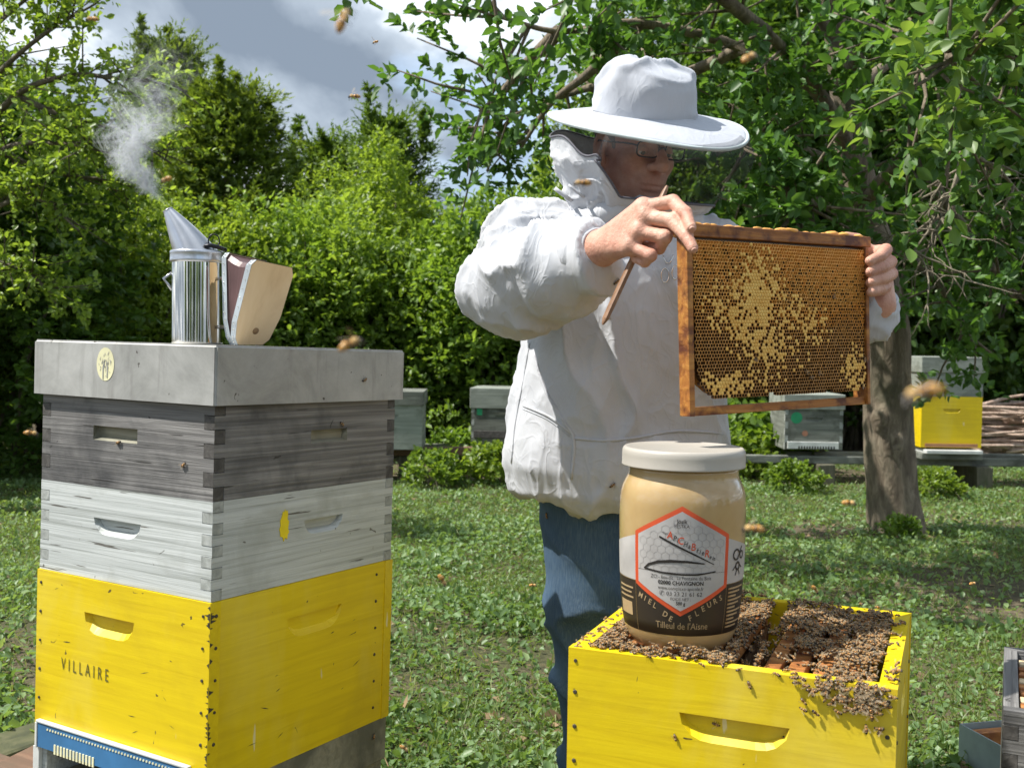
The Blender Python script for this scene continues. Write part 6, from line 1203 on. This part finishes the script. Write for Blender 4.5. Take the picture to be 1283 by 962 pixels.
# ================================================================== thin-leaved tree at the upper left (branches reach into view)
lt0 = np.array([X(-70, 6.2), 6.2, 0.]); ltree = thing('hawthorn_tree', 'small-leaved tree whose bare thin branches arch against the sky', 'tree', tuple(lt0)); lp = []; RT, TD, TL = [], [], []; rng = np.random.default_rng(61)
lp.append(tube_arrays(catmull([(0, 0, -.1), (.05, 0, 1.2), (.02, 0, 2.2), (.1, 0, 3.4)], 5), np.linspace(.10, .04, 16), 10)); put('trunk', mesh_np('trunk', *lp[0], MAT['bark']), ltree); lp = []
for li, lm_ in enumerate(([(-50, 260, 6.2), (0, 190, 5.9), (70, 180, 5.7), (130, 190, 5.6)], [(-60, 160, 6.2), (0, 90, 5.8), (60, 40, 5.5), (120, 5, 5.4)], [(-50, 200, 6.2), (20, 120, 5.8), (90, 95, 5.6), (140, 98, 5.5), (205, 105, 5.5), (235, 115, 5.5)], [(-60, 120, 6.2), (-20, 50, 5.8), (20, 10, 5.6), (60, -20, 5.5)], [(-50, 300, 6.2), (-5, 260, 5.9), (50, 250, 5.8), (100, 290, 5.8)], [(20, 120, 5.8), (90, 150, 5.8), (150, 165, 5.8), (215, 205, 5.9)], [(0, 190, 5.9), (60, 215, 6), (130, 225, 6.1), (190, 225, 6.2)], [(-60, 340, 6.2), (-10, 330, 6.), (30, 340, 5.9), (70, 370, 5.9)])):
    c_ = catmull([np.array(tuple(at(*q)))-lt0 for q in lm_], 8); lp.append(tube_arrays(c_, np.linspace(.020, .005, len(c_)), 6)); n_ = len(c_)
    for k in range(34 if li not in (1, 3) else 24):
        i0 = rng.integers(2, n_-1); p = c_[i0]; d = unit(unit(c_[min(n_-1, i0+1)]-p)*.6+rdir(1, rng, .1)[0]); Ls = rng.uniform(.10, .36); e = p+d*Ls; lp.append(tube_arrays([p, e], [.005, .002], 4))
        for t in np.linspace(.25, 1, 5): RT.append(p+(e-p)*t); TD.append(unit(d*.7+rdir(1, rng, .2)[0])); TL.append(rng.uniform(.05, .13))
tag(put('branches', mesh_np('branches', *merge(lp), MAT['twig']), ltree), kind='stuff'); P, D, N, LL, W, tr_ = twig_leaves(np.array(RT), np.array(TD), np.array(TL), 6, .038, rng, .34, .1, .9); V, F = leaf_arrays(P, D, N, LL, W, 'oval', .15); tag(put('crown', mesh_np('crown', V, F, MAT['leaf_bright'], False, None, np.repeat(np.clip(.1+.7*rng.random(len(P)), 0, 1), 2)), ltree), kind='stuff')

# ================================================================== smoke
noz = np.array(tuple(smk.location))+ct
path = catmull([noz, np.array(tuple(at(190, 238, 2.13))), np.array(tuple(at(165, 205, 2.14))), np.array(tuple(at(158, 178, 2.15))), np.array(tuple(at(178, 150, 2.17))), np.array(tuple(at(186, 122, 2.19))), np.array(tuple(at(196, 80, 2.22))), np.array(tuple(at(205, 30, 2.25)))], 8)
env = np.interp(np.linspace(0, 1, len(path)), [0, .10, .25, .4, .55, .7, 1], [.004, .012, .026, .034, .044, .050, .060]); rg = np.random.default_rng(44); strands = []
sat = []
for k in range(250):            # soft translucent filaments, a few of them sharp
    thin = k % 6 == 0; i0 = int((len(path)-14)*rg.random()**1.05); n_ = int(rg.integers(8, 20)); seg = path[i0:i0+n_]; m_ = len(seg)*4
    c_ = np.stack([np.interp(np.linspace(0, len(seg)-1, m_), np.arange(len(seg)), seg[:, q]) for q in range(3)], 1); e_ = np.interp(np.linspace(i0, i0+len(seg)-1, m_), np.arange(len(path)), env); s_ = np.linspace(0, 1, m_)
    off = rg.uniform(-1, 1, 3)*1.6; q_ = c_/np.maximum(e_, .016)[:, None]*.55+off*.35; w = np.stack([fbm(q_+17*a_, 2, 120+a_)-.5 for a_ in range(3)], 1)*3.4
    V_ = c_+e_[:, None]*(w+off*np.array([.45, .45, .25])); taper = np.sin(pi*np.clip(s_, .03, .97))**.8; fr_ = i0/len(path); rad_ = (.0005+.0012*fr_*rg.random()) if thin else (.0012+.0075*min(1, fr_*1.3)*rg.uniform(.3, 1)); va, fa = tube_arrays(V_, taper*rad_, 6, cap=False); strands.append((va, fa)); sat += [1.0 if thin else .32]*len(fa)
b = NB('smoke_filaments'); b.t.nodes.remove(b.p); tr = b.n('ShaderNodeBsdfTransparent'); df = b.n('ShaderNodeBsdfTranslucent'); df.inputs[0].default_value = (.86, .88, .92, 1); d2 = b.n('ShaderNodeBsdfDiffuse'); d2.inputs[0].default_value = (.86, .88, .92, 1); ad_ = b.n('ShaderNodeMixShader'); b.l(df.outputs[0], ad_.inputs[1]); b.l(d2.outputs[0], ad_.inputs[2]); mx_ = b.n('ShaderNodeMixShader')
lw = b.n('ShaderNodeLayerWeight', Blend=.5); edge_f = b.ramp(lw.outputs['Facing'], [(0.15, (1,)*3), (.95, (0,)*3)]); sa = b.n('ShaderNodeAttribute', attribute_name='rnd'); k1 = b.n('ShaderNodeMath', operation='MULTIPLY'); b.l(edge_f, k1.inputs[0]); b.l(sa.outputs['Fac'], k1.inputs[1]); k2 = b.n('ShaderNodeMath', operation='MULTIPLY'); b.l(k1.outputs[0], k2.inputs[0])
co = b.n('ShaderNodeTexCoord'); sz_ = b.n('ShaderNodeSeparateXYZ'); b.l(co.outputs['Object'], sz_.inputs[0]); mr = b.n('ShaderNodeMapRange'); mr.inputs[1].default_value = float(noz[2]); mr.inputs[2].default_value = float(path[-1][2]); mr.inputs[3].default_value = .14; mr.inputs[4].default_value = .018; b.l(sz_.outputs['Z'], mr.inputs[0]); b.l(mr.outputs[0], k2.inputs[1]); b.l(k2.outputs[0], mx_.inputs[0]); b.l(tr.outputs[0], mx_.inputs[1]); b.l(ad_.outputs[0], mx_.inputs[2]); b.l(mx_.outputs[0], b.out.inputs[0])
smoke = put('smoke', mesh_np('smoke', *merge(strands), b.m, True, None, sat)); tag(smoke, 'thin curling white smoke drifting up from the smoker spout', 'smoke', kind='stuff')
